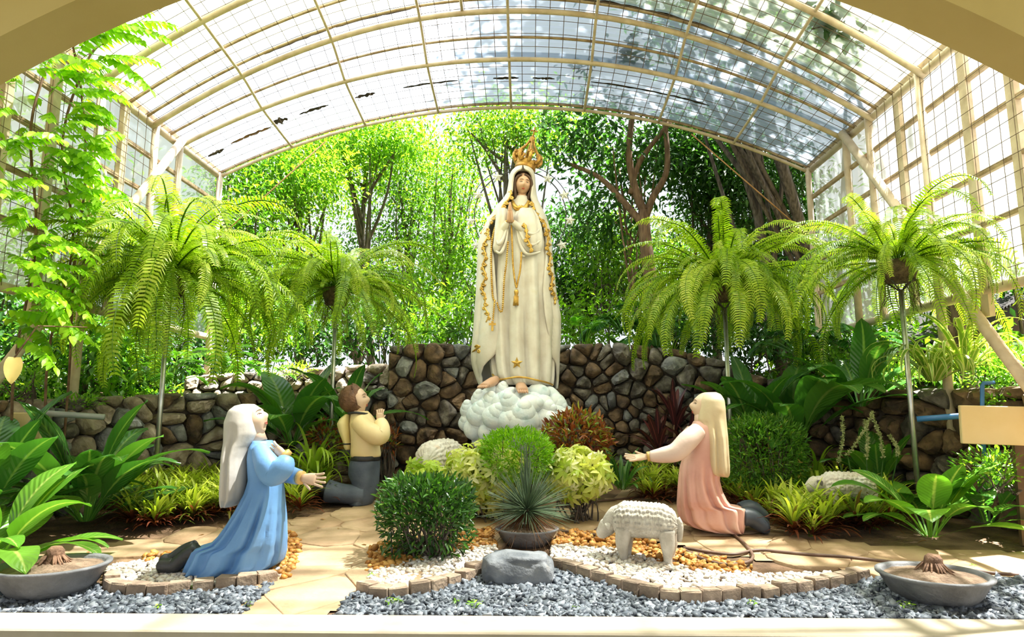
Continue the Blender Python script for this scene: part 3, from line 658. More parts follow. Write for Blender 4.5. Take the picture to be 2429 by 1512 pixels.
def finger(base, d, up, L, r, curl):
    P = [np.asarray(base, float)]; d = np.asarray(d, float) / np.linalg.norm(d); up = np.asarray(up, float)
    ax = np.cross(d, up); ax /= np.linalg.norm(ax) + 1e-9
    for k, q in enumerate((0.42, 0.32, 0.26)):
        c, s_ = math.cos(curl * (k > 0) + curl * 0.4), math.sin(curl * (k > 0) + curl * 0.4)
        d = d * c + np.cross(ax, d) * s_; P.append(P[-1] + d * L * q)
    P = smooth_path(P, 9); return tube(P, np.linspace(r, r * 0.72, len(P)), 7)
def hand(wrist, d, palm_n, L, side, curl=0.25, thumb=0.8, spread=0.12):
    """wrist point, hand direction, palm normal, hand length, side +-1 (where the thumb leaves)"""
    d = np.asarray(d, float) / np.linalg.norm(d); n = np.asarray(palm_n, float); n -= d * (n @ d); n /= np.linalg.norm(n); s = np.cross(n, d) * side
    mb = MB(); W = L * 0.42; rings = []
    for t, w, h in ((-0.05, 0.28, 0.24), (0.1, 0.36, 0.22), (0.3, 0.46, 0.2), (0.48, 0.48, 0.17), (0.56, 0.42, 0.12)):
        a = np.arange(14) * 2 * math.pi / 14
        rings.append(np.asarray(wrist) + d * t * L + (np.cos(a) * w * L * 0.5)[:, None] * s + (np.sin(a) * h * L * 0.5)[:, None] * n)
    mb.add(*loft(rings))
    for k, fl in enumerate((0.44, 0.50, 0.46, 0.36)):
        o = (1.5 - k) * 0.115 * L
        mb.add(*finger(np.asarray(wrist) + d * 0.50 * L + s * o, d + s * (1.5 - k) * spread, n, fl * L, L * 0.060, curl))
    mb.add(*finger(np.asarray(wrist) + d * 0.12 * L + s * 0.17 * L, d * (1 - 0.5 * thumb) + s * thumb, n, 0.42 * L, L * 0.06, curl * 0.7)); return mb
def head_parts(c, H, Rm, parent, skin, eyes=True, name='head'):
    """a head of height H centred at c; face looks along Rm @ (0,-1,0)"""
    c = np.asarray(c, float); nu, nv = 40, 32; rings = []
    def shape(x, y, z):
        w = 0.37 * (1 - 0.30 * max(0, -z) ** 1.6) ; dpt = 0.44
        X = x * w; Z = z * 0.5; Y = y * dpt * (1 - 0.12 * max(0, -z))
        if y < 0:
            fr = min(1.0, -y * 1.6)
            nzp = max(0, 1 - abs((z + 0.16) / 0.30)) if z < -0.16 else max(0, 1 - (z + 0.16) / 0.34)
            Y -= fr * 0.115 * math.exp(-(X / (0.045 + 0.02 * (z < 0))) ** 2) * nzp ** 0.8 * (1 if z > -0.42 else 0)
            Y -= fr * 0.028 * math.exp(-(X / 0.085) ** 2 - ((z + 0.52) / 0.09) ** 2)
            Y += fr * 0.020 * math.exp(-(X / 0.10) ** 2 - ((z + 0.66) / 0.05) ** 2)
            Y -= fr * 0.045 * math.exp(-(X / 0.11) ** 2 - ((z + 0.84) / 0.12) ** 2)
            for s in (-1, 1): Y += fr * 0.050 * math.exp(-((X - s * 0.135) / 0.075) ** 2 - ((z - 0.06) / 0.13) ** 2)
            Y -= fr * 0.018 * math.exp(-((z - 0.30) / 0.10) ** 2 - (X / 0.25) ** 2)
            for s in (-1, 1): Y -= fr * 0.025 * math.exp(-((X - s * 0.17) / 0.09) ** 2 - ((z + 0.26) / 0.16) ** 2)
        return X, Y, Z
    for i in range(nv + 1):
        t = math.pi * i / nv; st = max(math.sin(t), 0.015); ring = []
        for j in range(nu):
            a = 2 * math.pi * j / nu; ring.append(shape(st * math.cos(a), st * math.sin(a), -math.cos(t)))
        rings.append((np.array(ring) * H) @ Rm.T + c)
    hd = mob(name, *loft(rings), skin, parent)
    def fp(X, z, eps=0.006):      # point on the face
        best = None
        x = X / 0.37; y = -math.sqrt(max(0.05, 1 - z * z - min(0.6, x * x)))
        q = np.array(shape(x, y, z)); q[0] = X; q[1] -= eps; return (q * H) @ Rm.T + c
    if eyes:
        for s in (-1, 1):
            e = mob('eye', *ball(fp(s * 0.135, 0.055, -0.012), H * 0.040, 12, 8, (1.5, 0.6, 0.45), Rm), M_white_eye, hd)
            mob('iris', *ball(fp(s * 0.135, 0.045, 0.004), H * 0.021, 10, 6, (1, 0.6, 0.85), Rm), M_iris, hd)
            lid = [fp(s * (0.135 + u * 0.062), 0.055 + 0.055 * (1 - u * u), 0.010) for u in np.linspace(-1, 1, 9)]
            mob('eyelid', *tube(lid, H * 0.009, 6), M_brow, hd)
            br = [fp(s * (0.135 + u * 0.085), 0.235 + 0.06 * (1 - u * u) - 0.02 * u, 0.006) for u in np.linspace(-1, 1, 9)]
            mob('eyebrow', *tube(br, H * np.array([0.004, 0.008, 0.010, 0.010, 0.010, 0.009, 0.008, 0.006, 0.003]), 6), M_brow, hd)
        up_ = [fp(u * 0.075, -0.485 + 0.02 * (1 - abs(u)) - (0.012 if abs(u) < 0.15 else 0), 0.010) for u in np.linspace(-1, 1, 9)]
        lo_ = [fp(u * 0.062, -0.535 - 0.02 * (1 - u * u), 0.012) for u in np.linspace(-1, 1, 9)]
        k = np.array([0.004, 0.010, 0.014, 0.016, 0.016, 0.016, 0.014, 0.010, 0.004]) * H
        mb = MB(); mb.add(*tube(up_, k, 6)); mb.add(*tube(lo_, k * 1.15, 6)); mb.build('lips', M_lip, hd)
    return hd, fp
def star_mesh(c, r, th, R, n=5, k=0.42):
    v = [V(0, -th, 0), V(0, th * 0.3, 0)]
    for i in range(2 * n):
        a = math.pi / 2 + math.pi * i / n; q = r if i % 2 == 0 else r * k; v.append(V(q * math.cos(a), 0, q * math.sin(a)))
    f = []
    for i in range(2 * n):
        j = (i + 1) % (2 * n); f += [(0, 2 + i, 2 + j), (1, 2 + j, 2 + i)]
    return (np.array(v) @ np.asarray(R).T) + np.asarray(c), f

# ---------------------------------------------------------------- the lady on the cloud
LD = 7.8
lady = thing('lady_statue', at(1236, 918, LD), 'tall ivory statue of a crowned veiled lady with praying hands and gold trim', 'statue')
TUN = [(468, 1220, 1254, 0.075, 0), (490, 1205, 1266, 0.12, 0), (520, 1184, 1282, 0.17, 0), (560, 1170, 1294, 0.22, 0), (620, 1166, 1298, 0.235, 0), (700, 1160, 1306, 0.25, 0), (800, 1158, 1314, 0.27, 0), (860, 1162, 1315, 0.29, -0.01), (895, 1168, 1314, 0.30, -0.02), (915, 1182, 1312, 0.29, -0.02)]
def tfold(a, py):
    s = min(1, max(0, (py - 540) / 200)); return 1 + s * (0.27 * cr(11 * a + 0.004 * py) + 0.05 * math.sin(23 * a + 1.3) + 0.02 * math.sin(4 * a + py * 0.01))
mob('tunic', *loft_px(TUN, LD, 96, 60, tfold), M_robe, lady)
MAN = [  # py, silhouette left, right, half depth, offset, front edge left, right
 (398, 1222, 1260, 0.11, 0.05, 1240, 1241.5), (406, 1215, 1264, 0.16, 0.04, 1239, 1242.5), (412, 1212, 1266, 0.185, 0.03, 1237, 1245), (417, 1210, 1267.5, 0.195, 0.03, 1227, 1255), (424, 1209, 1268, 0.20, 0.03, 1220, 1261), (440, 1207, 1269, 0.205, 0.03, 1217, 1264), (460, 1203, 1271, 0.205, 0.03, 1216, 1261), (476, 1192, 1275, 0.205, 0.03, 1211, 1259), (490, 1178, 1283, 0.20, 0.03, 1203, 1263), (516, 1162, 1294, 0.22, 0.03, 1184, 1272),
 (544, 1146, 1303, 0.24, 0.02, 1160, 1288), (575, 1136, 1306, 0.25, 0.02, 1166, 1294), (620, 1134, 1309, 0.25, 0.02, 1174, 1292), (697, 1131, 1318, 0.27, 0.02, 1180, 1286), (751, 1127, 1328, 0.28, 0.02, 1184, 1290), (796, 1124, 1328, 0.29, 0.02, 1184, 1298), (830, 1120, 1326, 0.29, 0.03, 1182, 1306), (850, 1119, 1325, 0.29, 0.04, 1172, 1312), (870, 1122, 1325, 0.28, 0.06, 1150, 1318), (895, 1130, 1324, 0.25, 0.08, 1140, 1321), (922, 1141, 1322, 0.22, 0.10, 1146, 1320)]
MT = np.array(MAN, float)
def man_ring(py, n=84):
    l, r, dd, off, gl, gr = [np.interp(py, MT[:, 0], MT[:, k]) for k in range(1, 7)]; c = (l + r) / 2; h = (r - l) / 2
    thL = 2 * math.pi - math.acos(max(-0.999, (gl - c) / h)); thR = -math.acos(min(0.999, (gr - c) / h))
    a = np.linspace(thR, thL, n); out = []; s = min(1, max(0, (py - 500) / 150))
    for t in a:
        k = 1 + s * (0.085 * cr(9 * t + py * 0.006) + 0.03 * math.sin(5 * t + 2))
        p = at(c + h * math.cos(t) * min(k, 1.01), py, LD); out.append(p + V(0, off + dd * math.sin(t) * k, 0))
    return np.array(out)
v, f = loft([man_ring(y) for y in np.r_[np.linspace(398, 540, 40), np.linspace(546, 922, 46)]], closed=False)
man = mob('mantle', v, f, M_mantle, lady)
md = man.modifiers.new('thickness', 'SOLIDIFY'); md.thickness = 0.022; md.offset = 0
capv, capf = ball(at(1241, 404, LD) + V(0, 0.06, 0), 0.10, 20, 12, (0.98, 1.1, 0.45)); mob('hood_top', capv, capf, M_mantle, lady)
# head under the hood, turned a little to the right and down
Rl = rotz(math.radians(9)) @ roty(math.radians(7)) @ rotx(math.radians(8))
hd, fp = head_parts(at(1240.5, 438, LD - 0.025), 0.28, Rl, lady, M_skin, name='face')
mb = MB()
for s in (-1, 1):
    pts = [(1241 + s * 3, 414, -0.14), (1241 + s * 13, 419, -0.135), (1241 + s * 19.5, 432, -0.11), (1241 + s * 20, 448, -0.09), (1239 + s * 17, 462, -0.075), (1238 + s * 14, 478, -0.06)]
    P = smooth_path([at(a, b, LD + 0.015 + d) for a, b, d in pts], 20); mb.add(*tube(P, np.linspace(0.014, 0.026, len(P)), 8))
mb.add(*ball(at(1240, 428, LD + 0.02), 0.13, 16, 10, (0.95, 0.75, 0.9))); mb.build('hair', M_hair, lady)
mob('neck', *tube([at(1239, 455, LD), at(1236, 484, LD)], [0.052, 0.075], 16), M_skin, lady)
# gold collar, two lapping lobes
mb = MB()
for s in (-1, 1):
    for r_, k in ((0.028, 0), (0.022, 6)):
        P = smooth_path([at(1235 + s * 19, 478 + k, LD - 0.10), at(1235 + s * 15, 487 + k, LD - 0.15), at(1235 + s * 7, 494 + k * 0.6, LD - 0.175), at(1235, 491 + k * .5, LD - 0.175)], 16); mb.add(*tube(P, np.linspace(r_ * 0.7, r_, len(P)), 8))
mb.build('collar', M_gold, lady)
# bell sleeves with their arms
def sleeve(pts):
    T = np.array(pts, float); return loft_px([(y, l, r, d, o) for y, l, r, d, o in T], LD, 36, 26, lambda a, py: 1 + 0.16 * cr(6 * a + py * 0.03))
mob('sleeve', *sleeve([(505, 1175, 1204, 0.05, -0.15), (525, 1178, 1208, 0.06, -0.20), (550, 1176, 1206, 0.06, -0.21), (580, 1173, 1202, 0.06, -0.215), (598, 1171, 1197, 0.055, -0.22), (610, 1174, 1188, 0.03, -0.22)]), M_robe, lady)
mob('sleeve', *sleeve([(505, 1228, 1266, 0.05, -0.15), (525, 1221, 1276, 0.06, -0.19), (550, 1222, 1284, 0.075, -0.20), (580, 1227, 1287, 0.08, -0.205), (598, 1234, 1286, 0.07, -0.21), (610, 1242, 1281, 0.035, -0.21)]), M_robe, lady)
SLV = [(505, 1228, 1266, 0.05, -0.15), (525, 1221, 1276, 0.06, -0.19), (550, 1222, 1284, 0.075, -0.20), (580, 1227, 1287, 0.08, -0.205), (609, 1238, 1284, 0.06, -0.21)]
for x0, y0, x1, y1, sd in ((1180, 560, 1204, 527, 1), (1270, 565, 1216, 527, -1)):
    P = smooth_path([at(x0, y0, LD - 0.16), at((x0 + x1) / 2, (y0 + y1) / 2 + 3, LD - 0.23), at(x1, y1, LD - 0.29)], 12)
    mob('forearm', *tube(P, np.linspace(0.065, 0.034, len(P)), 12), M_robe, lady)
for s, x in ((-1, 1206.5), (1, 1213.5)):
    w = at(x, 526, LD - 0.30); h = hand(w, V(-s * 0.05, -0.10, 1), V(-s, 0, 0), 0.235, 1 if s > 0 else -1, curl=0.03, thumb=0.45, spread=0.02); h.build('hand', M_skin, lady)
    mob('cuff', *tube([at(x + s * 5 - 4, 529, LD - 0.29), at(x + s * 5, 525, LD - 0.31), at(x + s * 5 + 4, 527, LD - 0.29)], 0.014, 8), M_gold, lady)
# folds hanging across the bell sleeves
for pts, tb in (([(1206, 530), (1200, 575), (1188, 600), (1176, 596)], 0), ([(1203, 535), (1194, 565), (1184, 580), (1178, 570)], 0), ([(1224, 530), (1232, 575), (1250, 603), (1282, 598)], 1), ([(1226, 530), (1240, 565), (1260, 582), (1284, 570)], 1), ([(1228, 526), (1246, 548), (1264, 556), (1280, 545)], 1), ([(1222, 534), (1226, 570), (1238, 604), (1246, 609)], 1)):
    SL_ = [(505, 1175, 1206, 0.05, -0.15), (525, 1178, 1208, 0.06, -0.20), (580, 1173, 1204, 0.06, -0.215), (610, 1171, 1200, 0.05, -0.22)] if tb == 0 else SLV
    P = smooth_path([front(a, b, SL_, LD, 0.004) for a, b in pts], 24); mob('sleeve_fold', *tube(P, np.interp(np.linspace(0, 1, len(P)), [0, 0.5, 1], [0.010, 0.024, 0.012]), 8), M_robe, lady)
# feet
for px, py, tilt in ((1160, 910, -0.7), (1237, 920, 0.15)):
    b = at(px, py, LD - 0.40); mb = MB(); d = V(math.sin(tilt) * 0.9, -1, -0.35); d /= np.linalg.norm(d)
    rings = []
    for t, w, h in ((-0.16, 0.045, 0.05), (-0.06, 0.06, 0.055), (0.05, 0.068, 0.04), (0.11, 0.062, 0.028)):
        a = np.arange(14) * 2 * math.pi / 14; s = np.cross(V(0, 0, 1), d); s /= np.linalg.norm(s); n = np.cross(d, s)
        rings.append(b + d * t + (np.cos(a) * w)[:, None] * s + (np.sin(a) * h)[:, None] * n)
    mb.add(*loft(rings))
    for k in range(5):
        q = b + d * 0.10 + s * (-0.048 + 0.024 * k); mb.add(*tube([q, q + d * (0.045 - 0.004 * abs(k - 1)), q + d * 0.06 + V(0, 0, -0.01)], [0.016, 0.0145, 0.010], 7))
    mb.build('foot', M_skin, lady)
# gold trimming
HEM = [(x, y) for x, y in ((1168, 889), (1176, 896), (1186, 901), (1205, 898), (1225, 895), (1245, 896), (1260, 899), (1272, 902), (1290, 906), (1303, 910), (1311, 914))]
mob('hem_trim', *tube(smooth_path([front(a, b, TUN, LD, 0.082) for a, b in HEM], 50), 0.012, 6), M_gold, lady)
c = front(1226, 862, TUN, LD, 0.085); mob('robe_star', *star_mesh(c, 0.073, 0.022, np.eye(3)), M_gold, lady, smooth=False)
MANF = [tuple(r[:5]) for r in MAN]
def scroll_band(pts, T, seed, amp=4.0):
    rr = random.Random(seed); mb = MB(); P = np.array(pts, float); L = np.r_[0, np.cumsum(np.linalg.norm(np.diff(P, axis=0), axis=1))]
    n = int(L[-1] / 2.5); S = np.linspace(0, L[-1], n); X = np.interp(S, L, P[:, 0]); Y = np.interp(S, L, P[:, 1])
    wav = [front(x + amp * math.sin(s * 0.13), y, T, LD, 0.034) for x, y, s in zip(X, Y, S)]
    mb.add(*tube(wav, 0.012, 6))
    for s in np.arange(8, L[-1], 24):
        x = np.interp(s, L, P[:, 0]); y = np.interp(s, L, P[:, 1]); sg = 1 if int(s / 24) % 2 else -1
        sp = [front(x + sg * (1.0 + 4.6 * (1 - t * 0.8)) * math.cos(t * 8), y + 4.6 * (1 - t * 0.8) * math.sin(t * 8) * sg, T, LD, 0.036) for t in np.linspace(0, 1, 18)]
        mb.add(*tube(sp, np.linspace(0.012, 0.007, 18), 5))
        for k in range(5):
            a = k * 1.2566; q = front(x - sg * 4 + 2.6 * math.cos(a), y + 10 + 2.6 * math.sin(a), T, LD, 0.036); mb.add(*ball(q, 0.014, 6, 5, (1, 0.6, 1)))
    return mb
scroll_band([(1212, 452), (1206, 474), (1190, 494), (1172, 515), (1150, 540), (1141, 555)], MANF, 1, 2.0).build('mantle_trim', M_gold, lady)
scroll_band([(1259, 478), (1266, 500), (1279, 516), (1292, 532), (1301, 552)], MANF, 2, 2.5).build('mantle_trim', M_gold, lady)
scroll_band([(1157, 548), (1150, 580), (1148, 615), (1149, 650), (1145, 690), (1152, 720), (1156, 745), (1154, 765)], MANF, 3, 3.5).build('mantle_trim', M_gold, lady)
scroll_band([(1296, 548), (1302, 590), (1306, 640), (1312, 690), (1318, 722)], MANF, 4, 2.0).build('mantle_trim', M_gold, lady)
scroll_band([(1140, 822), (1131, 824), (1124, 832), (1121, 836)], MANF, 5, 3.0).build('mantle_trim', M_gold, lady)
scroll_band([(1242, 530), (1249, 552), (1255, 575), (1258, 592), (1257, 600)], SLV, 6, 2.0).build('sleeve_trim', M_gold, lady)
mb = chain([(1178, 528), (1168, 565), (1165, 610), (1166, 660), (1169, 705), (1175, 715)], 0.0135, 0.0245, MANF, LD, 0.045)
for q in ([(1205, 575), (1201, 625), (1196, 665), (1194, 705), (1191, 738), (1184, 735), (1179, 718)], [(1173, 716), (1171, 740), (1169, 762)]):
    chain(q, 0.0125, 0.0235, MANF if q[0][0] < 1180 else TUN, LD, 0.06 if q[0][0] < 1180 else 0.10).build('rosary_strand', M_gold, lady)
mb.build('rosary_strand', M_gold, lady)
mb = MB(); c = front(1168, 774, MANF, LD, 0.07)
mb.add(*box(*c, 0.026, 0.02, 0.115)); mb.add(*box(c[0], c[1], c[2] + 0.022, 0.080, 0.026, 0.026)); mb.build('rosary_cross', M_gold, lady, smooth=False)
mb = chain([(1247, 486), (1245, 510), (1242, 530)], 0.012, 0.017, TUN, LD, 0.05)
for q in ([(1213, 535), (1215, 580), (1217, 630), (1222, 670), (1225, 684)], [(1237, 600), (1234, 640), (1229, 665), (1225, 684)]):
    chain(q, 0.0125, 0.016, TUN, LD, 0.085).build('cord', M_gold, lady)
mb.build('cord', M_gold, lady)
a_ = front(1225, 688, TUN, LD, 0.085); b_ = front(1223.5, 724, TUN, LD, 0.09)
mb = MB(); mb.add(*tube([a_ + (b_ - a_) * t for t in (0, 0.12, 0.3, 0.36, 0.6, 1.0)], [0.02, 0.028, 0.022, 0.018, 0.026, 0.029], 12))
for k in range(10):
    q = 2 * math.pi * k / 10; o = V(math.cos(q), math.sin(q), 0) * 0.027; mb.add(*tube([a_ + (b_ - a_) * 0.4 + o * 0.8, b_ + o + (b_ - a_) * 0.04], 0.006, 4))
mb.build('tassel', M_gold, lady)
# crown: band, scrolls, arches to a ball and cross, leaning with the head
cb = at(1246, 399, LD + 0.05); axis = unit((at(1267, 312, LD + 0.05) - cb)[None])[0]; sx = unit(np.cross(V(0, 1, 0), axis)[None])[0]; sy = np.cross(axis, sx); CR = np.stack([sx, sy, axis], axis=1)
crown_o = None; a = np.arange(40) * 2 * math.pi / 40
band = [np.c_[r * np.cos(a), r * np.sin(a), np.full(40, z)] @ CR.T + cb for r, z in ((0.118, -0.02), (0.134, -0.01), (0.128, 0.01), (0.126, 0.035), (0.138, 0.045), (0.13, 0.055), (0.142, 0.075), (0.120, 0.075), (0.112, 0.0))]
crown_o = mob('crown', *loft(band), M_gold2, lady)
for k in range(8):
    q = 2 * math.pi * (k + 0.3) / 8
    def cp(r, z, da=0.0): return np.array([r * math.cos(q + da), r * math.sin(q + da), z]) @ CR.T + cb
    P = smooth_path([cp(0.135, 0.06), cp(0.165, 0.09), cp(0.180, 0.135), cp(0.160, 0.165), cp(0.140, 0.145), cp(0.152, 0.125)], 24); mob('scroll', *tube(P, np.linspace(0.028, 0.016, len(P)), 7), M_gold2, crown_o)
    if k % 2 == 0:
        P = smooth_path([cp(0.145, 0.12), cp(0.135, 0.185), cp(0.085, 0.25), (cp(0.045, 0.31)), cp(0.028, 0.37)], 20); mob('crown_arch', *tube(P, np.linspace(0.036, 0.018, len(P)), 7, flat=0.7), M_gold2, crown_o)
        mb = MB()
        for j in range(6): mb.add(*ball(cp(0.168, 0.165) + np.array([0.026 * math.cos(j * 1.047) * -math.sin(q), 0.026 * math.cos(j * 1.047) * math.cos(q), 0.026 * math.sin(j * 1.047)]) @ CR.T, 0.017, 7, 5))
        mb.add(*ball(cp(0.18, 0.165), 0.014, 7, 5)); mb.build('rosette', M_gold2, crown_o)
    else:
        P = smooth_path([cp(0.13, 0.06), cp(0.16, 0.08, 0.2), cp(0.165, 0.11, 0.32), cp(0.158, 0.125, 0.2), cp(0.16, 0.11, 0.14)], 18); mob('scroll', *tube(P, np.linspace(0.022, 0.012, len(P)), 6), M_gold2, crown_o)
def ca(z): return cb + axis * z
prof = [(0.02, 0.34), (0.036, 0.355), (0.024, 0.37), (0.034, 0.385), (0.036, 0.405), (0.022, 0.425), (0.010, 0.44), (0.009, 0.46)]
a = np.arange(16) * 2 * math.pi / 16
mob('finial', *loft([np.c_[r * np.cos(a), r * np.sin(a), np.full(16, z)] @ CR.T + cb for r, z in prof]), M_gold2, crown_o)
mb = MB(); mb.add(*bar(ca(0.45), ca(0.535), 0.016, 0.016)); mb.add(*bar(ca(0.50) - sx * 0.032, ca(0.50) + sx * 0.032, 0.016, 0.016))
for q in (ca(0.54), ca(0.50) - sx * 0.035, ca(0.50) + sx * 0.035): mb.add(*ball(q, 0.013, 8, 6))
mb.build('crown_cross', M_gold2, crown_o)
# halo of stars behind the shoulders
HD = LD + 0.32
def hp(t, r): return at(1234 + r * math.cos(t), 514 - r * math.sin(t), HD)
halo = None
for r, w in ((109, 0.0075), (122, 0.005)):
    o = mob('halo_ring', *tube([hp(t, r) for t in np.linspace(-0.75, math.pi + 0.75, 70)], w, 6), M_dark_iron, lady if halo is None else halo)
    halo = halo or o
for px, py in ((1180, 420), (1134, 463), (1116, 525), (1130, 583), (1299, 424), (1338, 463), (1352, 523), (1333, 582)):
    mob('halo_star', *star_mesh(at(px, py, HD - 0.02), 0.076, 0.032, rotz(RND.uniform(-.2, .2)) @ roty(RND.uniform(-.3, .3)), k=0.45), M_star, halo, smooth=False)
    t = math.atan2(514 - py, px - 1234); mob('halo_spoke', *tube([hp(t, 106), hp(t, 124)], 0.005, 5), M_dark_iron, halo)
mob('halo_stay', *tube([hp(1.57, 109) + V(0, 0, 0), at(1240, 470, LD + 0.2)], 0.008, 6), M_dark_iron, halo)

# ---------------------------------------------------------------- cloud pedestal: puffs curling round each other
cl = thing('cloud_pedestal', (at(1222, 980, LD)[0], LD, gz(0, LD)), 'white and pale blue sculpted cloud pedestal of rounded curls under the statue', 'pedestal')
TC = [(922, 1150, 1316, 0.32, 0), (935, 1128, 1330, 0.38, 0), (960, 1108, 1345, 0.55, 0), (985, 1096, 1350, 0.58, 0), (1010, 1100, 1348, 0.57, 0), (1035, 1112, 1338, 0.5, 0), (1060, 1128, 1320, 0.42, 0), (1100, 1150, 1305, 0.34, 0), (1160, 1160, 1300, 0.32, 0)]
mob('cloud_core', *loft_px(TC, LD, 40, 26), M_cloud, cl)
def puff(px, py, rp, dz=0.0, curl=True, rot=0.0):
    c = front(px, py, TC, LD, dz); r = rp * LD / F * 1.15; mb = MB()
    mb.add(*ball(c, r, 18, 12, (1, 0.7, 0.95)))
    o = mb.build('puff', M_cloud, cl)
    if curl:   # smaller lobes step out of the puff like a rolled shell
        d = V(math.cos(rot + 2.2), 0, math.sin(rot + 2.2)); q = c
        for k_, s_ in ((0.76, 0.50), (0.46, 0.50)):
            q = q - d * r * s_ * 0.8 + V(0, -r * 0.20, 0); mob('lobe', *ball(q, r * k_, 14, 10, (1, 0.75, 1)), M_cloud, o)
PUFFS = [(1165, 934, 17, 2.4), (1190, 928, 16, 2.2), (1207, 935, 13, 1.8), (1264, 945, 13, 1.2), (1275, 932, 20, 1.0), (1302, 936, 17, 0.8), (1138, 950, 18, 2.6), (1160, 958, 20, 2.2), (1192, 956, 22, 1.9), (1212, 966, 24, 2.8), (1256, 962, 22, 1.2), (1288, 962, 22, 0.6), (1318, 956, 20, 0.5), (1112, 975, 18, 2.7),
         (1135, 985, 24, 2.2), (1172, 990, 24, 2.0), (1205, 996, 22, 1.6), (1240, 998, 32, 2.4), (1290, 994, 26, 0.8), (1322, 984, 22, 0.6), (1342, 980, 16, 0.5), (1108, 1005, 18, 2.6), (1128, 1018, 24, 2.0), (1160, 1026, 22, 1.8), (1195, 1030, 20, 1.6), (1280, 1024, 24, 0.8), (1320, 1012, 22, 0.5), (1140, 1046, 18, 2.2)]
for px, py, rp, rt in PUFFS: puff(px, py, rp, -0.02, True, rt)

# ---------------------------------------------------------------- kneeling figures
def fig_arm(parent, pts, radii, m, name='sleeve'):
    P = smooth_path(pts, 24); R_ = np.interp(np.linspace(0, 1, len(P)), np.linspace(0, 1, len(radii)), radii)
    return mob(name, *tube(P, R_, 14), m, parent)
M_blue = mat('blue_paint', (0.10, 0.24, 0.50), (0.17, 0.36, 0.66), rough=0.5, scale=2.6, bump=0.10, bscale=26, c3=(0.27, 0.46, 0.72), contrast=(0.3, 0.65))
M_veil = mat('grey_white_paint', (0.44, 0.40, 0.355), (0.58, 0.55, 0.52), rough=0.55, scale=3, bump=0.12, bscale=16)
M_shoe = mat('black_shoe_paint', (0.012, 0.012, 0.014), (0.035, 0.035, 0.04), rough=0.45, scale=9, bump=0.2, bscale=30)
M_pink = mat('rose_paint', (0.62, 0.30, 0.24), (0.76, 0.46, 0.38), rough=0.55, scale=2.4, bump=0.1, bscale=20, c3=(0.80, 0.60, 0.50), contrast=(0.32, 0.62))
M_pinkl = mat('pale_rose_paint', (0.62, 0.44, 0.38), (0.70, 0.54, 0.47), rough=0.55, scale=3, bump=0.1, bscale=20)
M_creamv = mat('cream_veil_paint', (0.58, 0.45, 0.27), (0.70, 0.58, 0.39), rough=0.55, scale=3, bump=0.15, bscale=14)
M_yellow = mat('cream_yellow_paint', (0.80, 0.60, 0.30), (0.86, 0.70, 0.42), rough=0.55, scale=3, bump=0.1, bscale=20)
M_bag = mat('bag_paint', (0.70, 0.56, 0.22), (0.78, 0.66, 0.32), rough=0.6, scale=4, bump=0.1, bscale=20)
M_slate = mat('slate_blue_paint', (0.055, 0.07, 0.105), (0.12, 0.145, 0.20), rough=0.65, scale=4, bump=0.2, bscale=22, c3=(0.33, 0.33, 0.36), contrast=(0.35, 0.65))
M_mud = mat('gold_cuff_paint', (0.55, 0.34, 0.10), (0.66, 0.44, 0.16), rough=0.5, scale=9)
def z3(X, Y): return 340 + X * 0.33076, 920 + Y * 0.33069     # coordinates read off enlarged views of the photograph
def z4(X, Y): return 1400 + X * 0.33069, 900 + Y * 0.33069

# --- girl in blue, kneeling to the right
GD = 4.52
base = gnd(600, 1362); girl = thing('kneeling_girl_statue', base, 'statue of a kneeling girl in a blue dress and long grey-white veil', 'statue')
ZB = base[2] + 0.012
DR = [(380, 800, 915, 0.09, 0), (430, 775, 945, 0.13, 0), (500, 768, 960, 0.155, 0), (600, 772, 975, 0.16, 0), (660, 775, 985, 0.16, 0), (750, 755, 988, 0.18, 0), (850, 705, 991, 0.20, 0), (950, 645, 992, 0.22, 0.01), (1050, 570, 990, 0.235, 0.02), (1110, 505, 988, 0.245, 0.03), (1150, 372, 985, 0.25, 0.04), (1200, 345, 980, 0.255, 0.05), (1260, 318, 965, 0.25, 0.05), (1310, 298, 880, 0.235, 0.05), (1345, 285, 700, 0.20, 0.04), (1368, 275, 460, 0.14, 0.03)]
DRP = [(z3(0, Y)[1], z3(a, 0)[0], z3(b, 0)[0], d, o) for Y, a, b, d, o in DR]
def dfold(a, py):
    s = min(1, max(0, (py - 1150) / 80)); return 1 + s * (0.12 * cr(12 * a + 1 + (py - 1150) * 0.016) + 0.05 * math.sin(19 * a + (py - 1150) * 0.03))
v, f = loft_px(DRP, GD, 110, 80, dfold, power=2.3); v[:, 2] = np.maximum(v[:, 2], ZB)
mob('dress', v, f, M_blue, girl)
VE = [(118, 715, 790, 0.05, 0), (130, 672, 806, 0.10, 0), (165, 632, 817, 0.14, 0), (250, 604, 833, 0.165, 0), (330, 603, 838, 0.165, 0), (385, 604, 815, 0.165, 0.0), (430, 605, 790, 0.175, 0), (500, 604, 770, 0.19, 0), (620, 597, 768, 0.19, 0), (720, 588, 757, 0.18, 0), (790, 582, 738, 0.16, 0), (830, 577, 690, 0.12, 0), (850, 575, 655, 0.09, 0)]
VEP = [(z3(0, Y)[1], z3(a, 0)[0], z3(b, 0)[0], d, o) for Y, a, b, d, o in VE]
v, f = loft_px(VEP, GD, 72, 54, lambda a, py: 1 + min(1, max(0, (py - 1000) / 60)) * (0.10 * cr(8 * a + 0.4) + 0.04 * math.sin(13 * a)), power=2.2)
mob('veil', v, f, M_veil, girl)
Rg = rotz(math.radians(84)) @ rotx(math.radians(-30))
hc = at(*z3(772, 245), GD); hd, fp = head_parts(hc, 0.245, Rg, girl, M_skin2)
mob('neck', *tube([at(*z3(785, 290), GD), at(*z3(825, 395), GD)], [0.06, 0.062], 14), M_skin2, girl)
